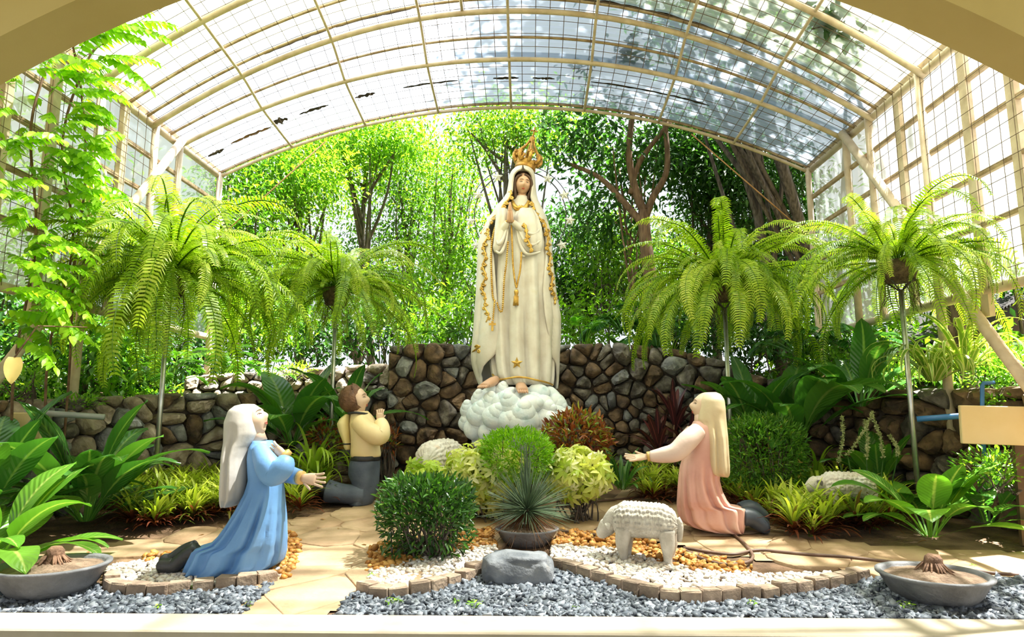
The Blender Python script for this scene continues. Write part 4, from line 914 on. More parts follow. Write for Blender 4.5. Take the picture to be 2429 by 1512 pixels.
fig_arm(girl, [at(*z3(835, 445), GD - 0.10), at(*z3(890, 560), GD - 0.19), at(*z3(930, 615), GD - 0.20), at(*z3(1000, 570), GD - 0.21), at(*z3(1025, 510), GD - 0.18)], [0.055, 0.082, 0.085, 0.075, 0.05], M_blue)
w = at(*z3(1015, 490), GD - 0.17); mob('cuff', *tube([w + V(0.012, 0, -0.01), w + V(-0.01, 0, 0.012)], 0.045, 14), M_mud, girl)
hand(w, at(*z3(935, 440), GD - 0.13) - w, V(0.2, 1, 0.1), 0.165, -1, curl=0.15).build('hand', M_skin2, girl)
fig_arm(girl, [at(*z3(905, 460), GD + 0.08), at(*z3(960, 590), GD + 0.14), at(*z3(1050, 625), GD + 0.10), at(*z3(1115, 642), GD + 0.06)], [0.06, 0.07, 0.06, 0.052], M_blue)
w = at(*z3(1118, 644), GD + 0.06); w2 = at(*z3(1140, 648), GD + 0.05); mob('cuff', *tube([w, w2], 0.047, 14), M_mud, girl)
hand(w2, V(1, -0.06, -0.10), V(0.1, -1, 0.35), 0.175, -1, curl=0.12, thumb=0.55, spread=0.16).build('hand', M_skin2, girl)
for dy, pts in ((-0.07, [(385, 1165), (300, 1215), (215, 1290), (140, 1345), (95, 1370)]), (0.09, [(370, 1150), (310, 1170), (240, 1215), (170, 1260), (115, 1300)])):
    P = smooth_path([at(*z3(*p), GD + dy) + V(0, 0, 0.0) for p in pts], 20); P[:, 2] = np.maximum(P[:, 2], ZB + 0.05)
    mob('shoe', *tube(P, np.interp(np.linspace(0, 1, len(P)), [0, 0.3, 0.6, 0.85, 1], [0.062, 0.058, 0.055, 0.05, 0.022]), 14, flat=0.85), M_shoe, girl)

# --- boy in a cream shirt, kneeling to the right
BD = 6.75
base = gnd(850, 1196); boy = thing('kneeling_boy_statue', base, 'statue of a kneeling boy in a cream shirt with slate trousers and a yellow satchel', 'statue'); ZB = base[2] + 0.01
SH = [(168, 1500, 1610, 0.07, 0), (200, 1490, 1640, 0.13, 0), (260, 1485, 1680, 0.16, 0), (340, 1490, 1690, 0.17, 0), (420, 1490, 1695, 0.16, 0), (475, 1486, 1704, 0.165, 0), (495, 1490, 1702, 0.16, 0)]
mob('shirt', *loft_px([(z3(0, Y)[1], z3(a, 0)[0], z3(b, 0)[0], d, o) for Y, a, b, d, o in SH], BD, 40, 26, lambda a, py: 1 + 0.02 * math.sin(6 * a + py * 0.05)), M_yellow, boy)
BE = [(488, 1494, 1696, 0.165, 0), (505, 1492, 1697, 0.17, 0), (522, 1490, 1697, 0.165, 0)]
mob('belt', *loft_px([(z3(0, Y)[1], z3(a, 0)[0], z3(b, 0)[0], d, o) for Y, a, b, d, o in BE], BD, 36, 6), M_shoe, boy)
TR = [(515, 1492, 1694, 0.155, 0), (560, 1472, 1693, 0.165, 0), (620, 1472, 1690, 0.17, 0), (680, 1498, 1688, 0.165, 0), (740, 1505, 1680, 0.16, 0), (800, 1490, 1660, 0.16, 0), (835, 1480, 1640, 0.16, 0)]
mob('trousers', *loft_px([(z3(0, Y)[1], z3(a, 0)[0], z3(b, 0)[0], d, o) for Y, a, b, d, o in TR], BD, 44, 26, lambda a, py: 1 + 0.03 * math.sin(5 * a + py * 0.04)), M_slate, boy)
for dy in (-0.09, 0.10):
    P = smooth_path([at(*z3(x, y), BD + dy) for x, y in ((1590, 770), (1480, 765), (1390, 755), (1320, 742))], 16)
    mob('trouser_leg', *tube(P, np.interp(np.linspace(0, 1, len(P)), [0, 0.5, 1], [0.10, 0.095, 0.115]), 14), M_slate, boy)
    P = smooth_path([at(*z3(x, y), BD + dy) for x, y in ((1335, 735), (1290, 728), (1245, 735), (1220, 742))], 12)
    mob('shoe', *tube(P, np.interp(np.linspace(0, 1, len(P)), [0, 0.4, 1], [0.075, 0.07, 0.04]), 12), M_shoe, boy)
hc = at(*z3(1520, 95), BD); Rb = rotz(math.radians(86)) @ rotx(math.radians(-14))
hd, fp = head_parts(hc, 0.29, Rb, boy, M_skin2)
mob('ear', *ball(hc + V(-0.005, -0.105, -0.01), 0.032, 10, 8, (0.8, 0.45, 1.2)), M_skin2, boy)
mob('neck', *tube([at(*z3(1520, 130), BD), at(*z3(1535, 185), BD)], [0.062, 0.07], 14), M_skin2, boy)
hv, hf = ball((0, 0, 0), 1.0, 28, 20); 
hv = np.array([p * (1 + 0.05 * nz(p, 7)) for p in hv]) * V(0.125, 0.150, 0.150); keep = hv.copy()
hv = keep @ (rotz(math.radians(86)) @ rotx(math.radians(-20))).T; fy = keep[:, 1]
hv = hv + (hc + V(-0.022, 0, 0.018)); hv[fy < -0.075] -= V(0.045, 0, -0.02); mob('hair', hv, hf, mat('brown_hair', (0.10, 0.045, 0.022), (0.19, 0.09, 0.045), rough=0.6, scale=20, bump=0.5, bscale=50), boy)
mob('collar', *tube(smooth_path([at(*z3(1470, 185), BD - 0.08), at(*z3(1530, 180), BD - 0.13), at(*z3(1600, 190), BD - 0.06), at(*z3(1610, 185), BD + 0.06), at(*z3(1530, 172), BD + 0.11), at(*z3(1475, 182), BD + 0.05)], 24), 0.013, 8), M_shoe, boy)
for dy in (-0.13, 0.12):
    fig_arm(boy, [at(*z3(1540, 240), BD + dy), at(*z3(1610, 310), BD + dy * 1.35), at(*z3(1690, 345), BD + dy * 1.2), at(*z3(1712, 300), BD + dy * 0.9), at(*z3(1700, 245), BD + dy * 0.45)], [0.085, 0.095, 0.10, 0.082, 0.062], M_yellow)
for s in (-1, 1):
    w = at(*z3(1693, 245), BD + s * 0.035); hand(w, V(0.05, 0, 1), V(0, -s, 0), 0.16, -s, curl=0.55, thumb=0.35, spread=0.06).build('hand', M_skin2, boy)
BG = [(190, 1455, 1482, 0.06, 0), (220, 1415, 1484, 0.10, 0), (260, 1392, 1486, 0.115, 0), (310, 1405, 1488, 0.11, 0), (370, 1428, 1490, 0.10, 0), (402, 1440, 1492, 0.09, 0), (425, 1440, 1492, 0.085, 0), (446, 1452, 1486, 0.06, 0)]
sat = mob('satchel', *loft_px([(z3(0, Y)[1], z3(a, 0)[0], z3(b, 0)[0], d, o) for Y, a, b, d, o in BG], BD, 28, 24), M_bag, boy)
mob('strap', *loft_px([(z3(0, 398)[1], z3(1436, 0)[0], z3(1494, 0)[0], 0.096, 0), (z3(0, 408)[1], z3(1437, 0)[0], z3(1494, 0)[0], 0.096, 0)], BD, 24, 3), M_shoe, sat)

# --- girl in rose, kneeling to the left
PD = 5.62
base = gnd(1690, 1258); base = V(base[0], PD, gz(0, PD)); pk = thing('kneeling_girl_statue', base, 'statue of a kneeling girl in a rose dress and cream veil with arm outstretched', 'statue'); ZB = base[2] + 0.012
DR = [(300, 745, 900, 0.09, 0), (340, 725, 930, 0.15, 0), (420, 705, 940, 0.17, 0), (500, 690, 945, 0.17, 0), (560, 668, 940, 0.17, 0), (640, 650, 925, 0.18, 0), (720, 642, 915, 0.19, 0), (800, 637, 935, 0.20, 0), (860, 634, 965, 0.21, 0), (900, 634, 1000, 0.215, 0.01), (920, 636, 1110, 0.22, 0.02), (960, 640, 1112, 0.22, 0.02), (1010, 650, 1105, 0.22, 0.02), (1050, 700, 1100, 0.21, 0.02), (1080, 800, 1096, 0.18, 0.02), (1105, 1000, 1090, 0.12, 0.02)]
v, f = loft_px([(z4(0, Y)[1], z4(a, 0)[0], z4(b, 0)[0], d, o) for Y, a, b, d, o in DR], PD, 110, 70, lambda a, py: 1 + min(1, max(0, (py - 1090) / 60)) * (0.12 * cr(12 * a + (py - 1100) * -0.016) + 0.05 * math.sin(17 * a - (py - 1100) * 0.03)), power=2.3)
v[:, 2] = np.maximum(v[:, 2], ZB); mob('dress', v, f, M_pink, pk)
VE = [(95, 830, 900, 0.06, 0), (110, 800, 930, 0.12, 0), (150, 777, 952, 0.16, 0), (220, 768, 960, 0.175, 0), (290, 762, 962, 0.175, 0), (320, 775, 963, 0.18, 0), (420, 782, 967, 0.19, -0.01), (540, 783, 974, 0.195, -0.01), (620, 786, 980, 0.19, -0.01), (670, 795, 983, 0.17, -0.01), (690, 850, 983, 0.12, -0.01), (700, 940, 980, 0.06, -0.01)]
v, f = loft_px([(z4(0, Y)[1], z4(a, 0)[0], z4(b, 0)[0], d, o) for Y, a, b, d, o in VE], PD, 72, 50, lambda a, py: 1 + min(1, max(0, (py - 985) / 50)) * (0.11 * cr(9 * a + 2.2) + 0.04 * math.sin(12 * a)), power=2.3)
mob('veil', v, f, M_creamv, pk)
Rp = rotz(math.radians(-98)) @ rotx(math.radians(-16))
hc = at(*z4(832, 205), PD); head_parts(hc, 0.26, Rp, pk, M_skin2)
mob('neck', *tube([at(*z4(805, 250), PD), at(*z4(810, 335), PD)], [0.065, 0.075], 14), M_skin2, pk)
fig_arm(pk, [at(*z4(775, 370), PD - 0.14), at(*z4(700, 440), PD - 0.19), at(*z4(620, 520), PD - 0.20), at(*z4(520, 545), PD - 0.17), at(*z4(432, 553), PD - 0.14)], [0.07, 0.082, 0.078, 0.064, 0.042], M_pinkl)
w = at(*z4(432, 553), PD - 0.14); w2 = at(*z4(408, 556), PD - 0.135); mob('cuff', *tube([w, w2], 0.04, 14), M_mud, pk)
hand(w2, V(-1, -0.02, -0.08), V(0, -0.55, 1), 0.185, -1, curl=0.08, thumb=0.6, spread=0.15).build('hand', M_skin2, pk)
fig_arm(pk, [at(*z4(740, 380), PD + 0.12), at(*z4(660, 470), PD + 0.2), at(*z4(600, 540), PD + 0.25)], [0.07, 0.075, 0.06], M_pinkl)
for dy, pts in ((-0.06, [(1090, 985), (1150, 990), (1210, 1030), (1260, 1065), (1285, 1085)]), (0.10, [(1090, 950), (1150, 930), (1210, 970), (1250, 1000), (1275, 1015)])):
    P = smooth_path([at(*z4(*p), PD + dy) for p in pts], 18); P[:, 2] = np.maximum(P[:, 2], ZB + 0.045)
    mob('shoe', *tube(P, np.interp(np.linspace(0, 1, len(P)), [0, 0.3, 0.7, 0.9, 1], [0.095, 0.09, 0.075, 0.05, 0.025]), 14, flat=0.8), mat('navy_shoe_paint', (0.03, 0.04, 0.06), (0.06, 0.075, 0.10), rough=0.45, scale=8), pk)

# ---------------------------------------------------------------- sheep
M_wool = mat('sheep_plaster', (0.40, 0.36, 0.30), (0.57, 0.53, 0.46), rough=0.8, scale=10, bump=0.35, bscale=60, c3=(0.38, 0.33, 0.27), contrast=(0.36, 0.62))
M_woolw = mat('white_sheep_plaster', (0.60, 0.53, 0.45), (0.70, 0.66, 0.60), rough=0.8, scale=6, bump=0.3, bscale=40, c3=(0.60, 0.42, 0.28))
M_horn = mat('dark_ear_paint', (0.08, 0.07, 0.065), (0.16, 0.14, 0.13), rough=0.7, scale=8)
def sheep(name, base, L, heading, label, woolm, head_drop=0.0, ear_m=None, scale_rows=13):
    """standing sheep of body length L, nose along heading (angle in the ground plane)"""
    t = thing(name, base, label, 'statue', None); t.rotation_euler = (0, 0, heading); k = L
    n = 90; rings = []; S = np.linspace(0, 1, 120)
    for s in S:
        rx = np.interp(s, [0, 0.05, 0.15, 0.45, 0.8, 0.93, 1.0], [0.03, 0.20, 0.265, 0.27, 0.255, 0.19, 0.03]) * k
        zc = np.interp(s, [0, 0.3, 0.7, 1], [0.60, 0.62, 0.62, 0.57]) * k; rz = rx * np.interp(s, [0, 0.5, 1], [1.0, 0.93, 0.98]); a = np.arange(n) * 2 * math.pi / n; ring = []
        for q in a:
            up = math.sin(q); w_ = (q if q < math.pi / 2 else math.pi - q) * 3.2 + 0.12 * math.sin(s * 40); u_ = s * scale_rows * 1.25 + 0.5 * (math.floor(w_) % 2); sc_ = 0.034 * k * (1 - (w_ % 1.0)) ** 0.8 * (0.35 + 0.65 * abs(math.sin(math.pi * u_)) ** 0.6) * (1 if up > -0.6 else 0.4)
            ring.append(((0.5 - s) * k, (rx + sc_) * math.cos(q), zc + (rz + sc_) * math.sin(q)))
        rings.append(np.array(ring))
    mob('fleece', *loft(rings), woolm, t, local=True)
    for sx_, sy_ in ((0.30, 1), (0.30, -1), (-0.33, 1), (-0.33, -1)):
        p0 = V(sx_ * k, sy_ * 0.15 * k, 0.50 * k); fwd = 0.03 * k if sx_ > 0 else -0.02 * k
        P = smooth_path([p0, p0 + V(fwd, 0.01 * sy_, -0.2 * k), p0 + V(fwd * 0.6, 0, -0.36 * k), p0 + V(fwd, 0, -0.50 * k)], 12)
        mob('leg', *tube(P, k * np.interp(np.linspace(0, 1, len(P)), [0, 0.35, 0.7, 0.9, 1], [0.13, 0.105, 0.066, 0.06, 0.068]), 12), woolm, t, local=True)
    nb = V(0.44 * k, 0, 0.66 * k); hc_ = nb + V(0.14 * k, 0, (0.02 - head_drop) * k)
    mob('neck', *tube(smooth_path([V(0.36 * k, 0, 0.64 * k), nb, hc_], 10), k * np.linspace(0.20, 0.125, 11), 14), woolm, t, local=True)
    fd = unit(V(0.75, 0, -0.55 - head_drop * 1.6)[None])[0]
    P = [hc_ - fd * 0.10 * k, hc_ - fd * 0.05 * k, hc_ + fd * 0.03 * k, hc_ + fd * 0.12 * k, hc_ + fd * 0.20 * k, hc_ + fd * 0.235 * k]
    hd = mob('head', *tube(P, k * np.array([0.05, 0.115, 0.125, 0.10, 0.075, 0.03]), 16, flat=1.1), woolm, t, local=True)
    for s in (-1, 1):
        b = hc_ + V(-0.02 * k, s * 0.10 * k, 0.05 * k); e = b + V(-0.03 * k, s * 0.085 * k, -0.085 * k)
        mob('ear', *tube(smooth_path([b, (b + e) / 2 + V(0, s * 0.02 * k, 0.02 * k), e], 8), k * np.array([0.03, 0.045, 0.055, 0.055, 0.05, 0.04, 0.03, 0.018, 0.008])[:9], 10, flat=0.45), ear_m or woolm, hd, local=True)
        mob('eye', *ball(hc_ + fd * 0.07 * k + V(0, s * 0.10 * k, 0.03 * k), 0.016 * k, 8, 6), M_iris, hd, local=True)
    P = smooth_path([V(-0.46 * k, 0, 0.66 * k), V(-0.515 * k, 0, 0.56 * k), V(-0.50 * k, 0, 0.34 * k)], 8)
    mob('tail', *tube(P, k * np.linspace(0.07, 0.035, len(P)), 10), woolm, t, local=True); return t
b = gnd(1540, 1345); sheep('sheep_statue', (b[0] + 0.0, b[1] + 0.10, b[2] + 0.005), 0.46, math.radians(160), 'small grey-white sheep statue with lowered head standing on the pebbles', M_wool, head_drop=0.17)
b = at(2010, 1135, 6.0); sheep('sheep_statue', (b[0], 6.0, gz(0, 6.0) + 0.02), 0.47, math.radians(176), 'white sheep statue half hidden behind the right strip of red-green plants', M_woolw, ear_m=M_horn, scale_rows=9)
b = at(1042, 1110, 7.0); sheep('sheep_statue', (b[0], 7.0, gz(0, 7.0) + 0.02), 0.66, math.radians(72), 'white sheep statue seen from behind between boy and yellow-green bush', M_woolw, scale_rows=9)
# ================================================================ KERBS, GRAVEL, PEBBLES
def proj(p):
    v_ = np.asarray(p, float) - CAM; z = v_ @ _f; return 1214.5 + F * (v_ @ _r) / z, 756 - F * (v_ @ _u) / z
def inside(poly, x, y):
    c = False; n = len(poly)
    for i in range(n):
        x1, y1 = poly[i]; x2, y2 = poly[(i + 1) % n]
        if (y1 > y) != (y2 > y) and x < (x2 - x1) * (y - y1) / (y2 - y1) + x1: c = not c
    return c
M_brick = mat('kerb_brick', (0.20, 0.14, 0.10), (0.36, 0.27, 0.19), rough=0.9, scale=9, bump=0.5, bscale=30, rnd=0.18)
BR = [make_mesh('brick', *bevel_box(0.116, 0.095, 0.13, 0.007, 0.004, s), smooth=False) for s in range(5)]
for m in BR: m.materials.append(M_brick)
KERB = {'curved kerb of brown brick setts around the blue girl statue': [(238, 1388), (252, 1410), (309, 1420), (389, 1419), (423, 1414), (509, 1405), (585, 1400), (661, 1386)],
        'curved kerb of brown brick setts left of the grey boulder': [(841, 1409), (870, 1420), (907, 1426), (950, 1422), (989, 1417), (1026, 1412), (1062, 1401), (1093, 1389), (1117, 1382), (1141, 1368), (1157, 1362)],
        'long curved kerb of brown brick setts in front of the sheep': [(1306, 1348), (1327, 1359), (1354, 1367), (1403, 1383), (1433, 1393), (1480, 1408), (1530, 1424), (1590, 1434), (1640, 1439), (1700, 1437), (1760, 1431), (1830, 1425), (1900, 1415), (1960, 1405), (2010, 1396), (2068, 1381)]}
KW = []
for lab, pp in KERB.items():
    P = smooth_path([gnd(*q) for q in pp], 120); KW.append(P); L = np.r_[0, np.cumsum(np.linalg.norm(np.diff(P, axis=0), axis=1))]
    k = thing('brick_kerb', (*P[len(P) // 2][:2], 0.03), lab, 'kerb'); o0 = org(k); n = int(L[-1] / 0.122)
    for i in range(n):
        s = (i + 0.5) * L[-1] / n; p = V(*[np.interp(s, L, P[:, j]) for j in range(3)]); q = V(*[np.interp(min(s + 0.03, L[-1]), L, P[:, j]) for j in range(3)]) - V(*[np.interp(max(s - 0.03, 0), L, P[:, j]) for j in range(3)])
        a = math.atan2(q[1], q[0]); nrm = V(-math.sin(a), math.cos(a), 0)
        inst('brick', RND.choice(BR), p + nrm * 0.05 + V(0, 0, 0.012 + RND.uniform(-0.008, 0.008)) - o0, (RND.uniform(-.05, .05), RND.uniform(-.04, .04), a + RND.uniform(-.06, .06)), (L[-1] / n / 0.122 * RND.uniform(0.94, 0.985), 1, 1), k)
def stones_mesh(name, pts, r, mt, label, seed, flat=0.7, sub=1, jit=0.25, lift=0.4):
    rng = np.random.default_rng(seed); tv, tf = ico(sub) if sub > 0 else (np.array([(a, b, c) for a in (-.75, .75) for b in (-.7, .7) for c in (-.8, .8)]) * 1.0, np.array([(0, 1, 3), (0, 3, 2), (4, 6, 7), (4, 7, 5), (0, 4, 5), (0, 5, 1), (2, 3, 7), (2, 7, 6), (0, 2, 6), (0, 6, 4), (1, 5, 7), (1, 7, 3)]))
    N = len(pts); pts = np.asarray(pts); sc = r * rng.uniform(0.6, 1.45, N); R = np.stack([m_ for m_ in (frames(rng.normal(size=(N, 3)) * V(1, 1, 0.5), rng, 0.4))])
    S = rng.uniform(1 - jit, 1 + jit, (N, 3)) * V(1.15, 1, flat)
    v_ = np.einsum('nij,nkj->nki', R, tv[None] * S[:, None, :] * (1 + rng.normal(0, jit * 0.35, (N, len(tv), 1)))) * sc[:, None, None] + pts[:, None, :] + V(0, 0, 1)[None, None] * (sc * lift)[:, None, None]
    f_ = (tf[None] + (np.arange(N) * len(tv))[:, None, None]).reshape(-1, 3); l = np.repeat(np.c_[np.zeros(N), np.zeros(N), rng.uniform(0, 1, N)], len(tv), axis=0)
    c = pts.mean(0); o = mob(name, v_.reshape(-1, 3), f_, mt, None, l, smooth=sub > 0, loc=c); tag(o, label, 'gravel' if 'gravel' in name else 'pebbles', kind='stuff'); return o
def pebmat(name, ramp, rough=0.6):
    m = leafmat(name, ramp, rough=rough, trans=0.0); return m
M_peb = pebmat('white_pebble', [(0.0, (0.40, 0.28, 0.19)), (0.25, (0.54, 0.46, 0.38)), (0.7, (0.64, 0.59, 0.52)), (1.0, (0.72, 0.69, 0.65))])
M_ora = pebmat('orange_pebble', [(0.0, (0.26, 0.09, 0.015)), (0.5, (0.44, 0.19, 0.03)), (1.0, (0.60, 0.33, 0.09))])
M_gra = pebmat('grey_gravel', [(0.0, (0.05, 0.06, 0.075)), (0.5, (0.135, 0.155, 0.185)), (0.85, (0.27, 0.29, 0.32)), (1.0, (0.36, 0.30, 0.24))], rough=0.55)
WHITE = [[(243, 1376), (252, 1350), (330, 1336), (440, 1330), (560, 1345), (650, 1345), (668, 1375), (580, 1390), (420, 1405), (300, 1410)],
         [(860, 1398), (880, 1360), (1000, 1330), (1100, 1304), (1175, 1300), (1180, 1345), (1100, 1370), (1000, 1402), (900, 1410)],
         [(1306, 1340), (1310, 1296), (1450, 1305), (1560, 1335), (1650, 1358), (1780, 1366), (2060, 1366), (1960, 1394), (1800, 1418), (1640, 1430), (1530, 1412), (1420, 1382)]]
ORANGE = [[(645, 1285), (690, 1268), (712, 1290), (706, 1340), (690, 1372), (662, 1386), (640, 1372)], [(330, 1340), (345, 1325), (420, 1316), (430, 1330)],
          [(870, 1366), (880, 1300), (1000, 1285), (1165, 1258), (1180, 1300), (1090, 1316), (960, 1345)], [(1310, 1300), (1330, 1262), (1440, 1268), (1520, 1285), (1620, 1316), (1700, 1332), (1790, 1348), (1775, 1366), (1650, 1362), (1560, 1338), (1450, 1308)]]
def fill(polys, dens, seed):
    rng = np.random.default_rng(seed); out = []
    for P in polys:
        W_ = np.array([gnd(*q) for q in P]); lo, hi = W_[:, :2].min(0), W_[:, :2].max(0); n = int((hi - lo).prod() * dens)
        poly = [tuple(w[:2]) for w in W_]
        for x, y in rng.uniform(lo, hi, (n, 2)):
            if inside(poly, x, y): out.append((x, y, gz(x, y)))
    return np.array(out)
mounds = fill(WHITE, 2600, 1)
stones_mesh('white_pebbles', mounds + NR.uniform(0, 1, (len(mounds), 1)) * V(0, 0, 0.014), 0.0155, M_peb, 'rounded white pebbles spread inside the brick kerbs', 2, sub=1, jit=0.12)
orp = fill(ORANGE, 950, 3)
big = orp[np.argsort(-np.abs(orp[:, 0] + 1.55) * -1)][:0]
isg = np.array([-1.95 < p[0] < -1.25 for p in orp]); near = orp[isg]; far_ = orp[~isg]
stones_mesh('orange_pebbles', far_ + NR.uniform(0, 1, (len(far_), 1)) * V(0, 0, 0.02), 0.020, M_ora, 'rough orange pebbles banding the white ones behind box bush and sheep', 4, sub=1, jit=0.32)
OM = []
for s in range(6):
    tv, tf = ico(1); tv = np.array([p * (1 + 0.28 * nz(p + s * 7, 1.4)) for p in tv]) * V(1.1, 1, 0.75); m = make_mesh('orange_stone', tv, tf, np.c_[np.zeros(len(tv)), np.zeros(len(tv)), np.full(len(tv), 0.15 + 0.14 * s)]); m.materials.append(M_ora); OM.append(m)
for p in near:
    o = inst('orange_stone', RND.choice(OM), p + V(0, 0, RND.uniform(0.008, 0.03)), (RND.uniform(-.6, .6), RND.uniform(-.6, .6), RND.uniform(0, 6)), RND.uniform(0.017, 0.031)); tag(o, 'small rough orange stone heaped along the knees of the blue girl statue', 'stone', 'orange stones by the blue girl')
# grey gravel between the sill and the kerbs
rng = np.random.default_rng(8); gp = []
kx = np.concatenate([P[:, 0] for P in KW] + [np.array([-3.4, -2.9, 2.3, 3.6])]); ky = np.concatenate([P[:, 1] for P in KW] + [np.array([4.1, 4.2, 4.45, 4.5])]); oo = np.argsort(kx); kx, ky = kx[oo], ky[oo]
for x, y in rng.uniform((-3.3, 3.76), (3.5, 4.62), (21000, 2)):
    lim = np.interp(x, kx, ky) - 0.01
    if -1.58 < x < -1.05: lim = 3.70
    if 0.0 > x > -0.27: lim = 4.3
    if y < lim: gp.append((x, y, gz(x, y)))
stones_mesh('grey_gravel', np.array(gp) + rng.uniform(0, 1, (len(gp), 1)) * V(0, 0, 0.012), 0.0175, M_gra, 'sharp blue-grey gravel strip along the sill', 9, sub=0, jit=0.4, flat=0.42, lift=0.25)

# ================================================================ BOULDER, BOWLS, STANDS
M_boul = mat('boulder_grey', (0.075, 0.085, 0.10), (0.20, 0.21, 0.225), rough=0.7, scale=5, bump=1.0, bscale=11, c3=(0.34, 0.29, 0.23), contrast=(0.35, 0.62))
b = gnd(1232, 1390); tv, tf = ico(4)
def boul(p):
    q = np.sign(p) * np.abs(p) ** 0.55; q = q / max(1, np.abs(q).max() * 0.92); k = 1 + 0.16 * nz(p, 1.7) + 0.10 * (0.5 - abs(nz(p * V(1, 1, 2.2), 3.1))) + 0.05 * (0.5 - abs(nz(p * V(1, 1, 3), 7))) + 0.02 * nz(p, 13) - 0.05 * max(0, math.sin(p[2] * 16 + 3 * nz(p, 2)) - 0.6)
    z = q[2] * k; return V(q[0] * k * (1.0 - 0.10 * max(0, z)), q[1] * k, z * (1 - 0.1 * q[0]))
bv = np.array([boul(p) for p in tv]) * V(0.225, 0.155, 0.105) + V(0, 0, 0.085)
tag(mob('boulder', bv, tf, M_boul, loc=(b[0], b[1] + 0.11, b[2] - 0.01), local=True, smooth=False), 'flat-topped blue-grey boulder between the two brick kerbs', 'boulder')

M_bowl = mat('bowl_concrete', (0.10, 0.10, 0.105), (0.20, 0.20, 0.21), rough=0.7, scale=6, bump=0.25, bscale=40)
M_potsoil = mat('dry_potting_soil', (0.15, 0.095, 0.06), (0.30, 0.21, 0.14), rough=0.95, scale=14, bump=0.9, bscale=50)
M_stump = mat('cut_stump', (0.10, 0.05, 0.03), (0.30, 0.17, 0.10), rough=0.9, scale=12, bump=0.6, bscale=40)
def bowl(c, R_, h, label, stump=True, tilt=0.0):
    t = thing('planter_bowl', c, label, 'planter'); c = np.asarray(c)
    mob('bowl', *lathe(c, [(0.05, 0.0), (R_ * 0.62, 0.0), (R_ * 0.80, h * 0.4), (R_ * 0.94, h * 0.86), (R_ * 1.0, h * 0.93), (R_ * 1.0, h), (R_ * 0.90, h), (R_ * 0.87, h * 0.93), (R_ * 0.84, h * 0.8), (0.02, h * 0.8)], 56), M_bowl, t)
    rings = []; a = np.arange(40) * 2 * math.pi / 40
    for k in np.linspace(1, 0.02, 9):
        rings.append(np.array([(c[0] + R_ * 0.865 * k * math.cos(q), c[1] + R_ * 0.865 * k * math.sin(q), c[2] + h * 0.86 + 0.035 * (1 - k * k) + 0.010 * nz((k * math.cos(q) * 6, k * math.sin(q) * 6, c[0]))) for q in a]))
    mob('potting_soil', *loft(rings, cap0=False), M_potsoil, t)
    if stump:
        s = c + V(0.0, 0.0, h * 0.86 + 0.03); P = [s + V(0, 0, -0.02), s + V(0, 0, 0.01), s + V(0.006, 0, 0.05), s + V(0.01, 0, 0.075), s + V(0.012, 0, 0.095)]
        st = mob('stump', *tube(P, [0.075, 0.058, 0.05, 0.048, 0.03], 14), M_stump, t); mb = MB(); rr = random.Random(int(c[0] * 100))
        for k in range(26):
            q = rr.uniform(0, 6.28); d = V(math.cos(q), math.sin(q), 0); mb.add(*tube([s + d * 0.045 + V(0, 0, 0.05), s + d * 0.075 + V(0, 0, 0.02), s + d * rr.uniform(0.09, 0.13) + V(0, 0, -0.012)], [0.006, 0.006, 0.003], 5))
        mb.build('roots', M_stump, st)
    return t
bowl((at(120, 1400, 4.12)[0], 4.12, 0.015), 0.315, 0.185, 'shallow grey planter bowl with a cut stump beside the near left leaves')
bowl((at(2217, 1400, 4.10)[0], 4.10, 0.015), 0.305, 0.165, 'shallow grey planter bowl with a cut stump at the right by the sill')

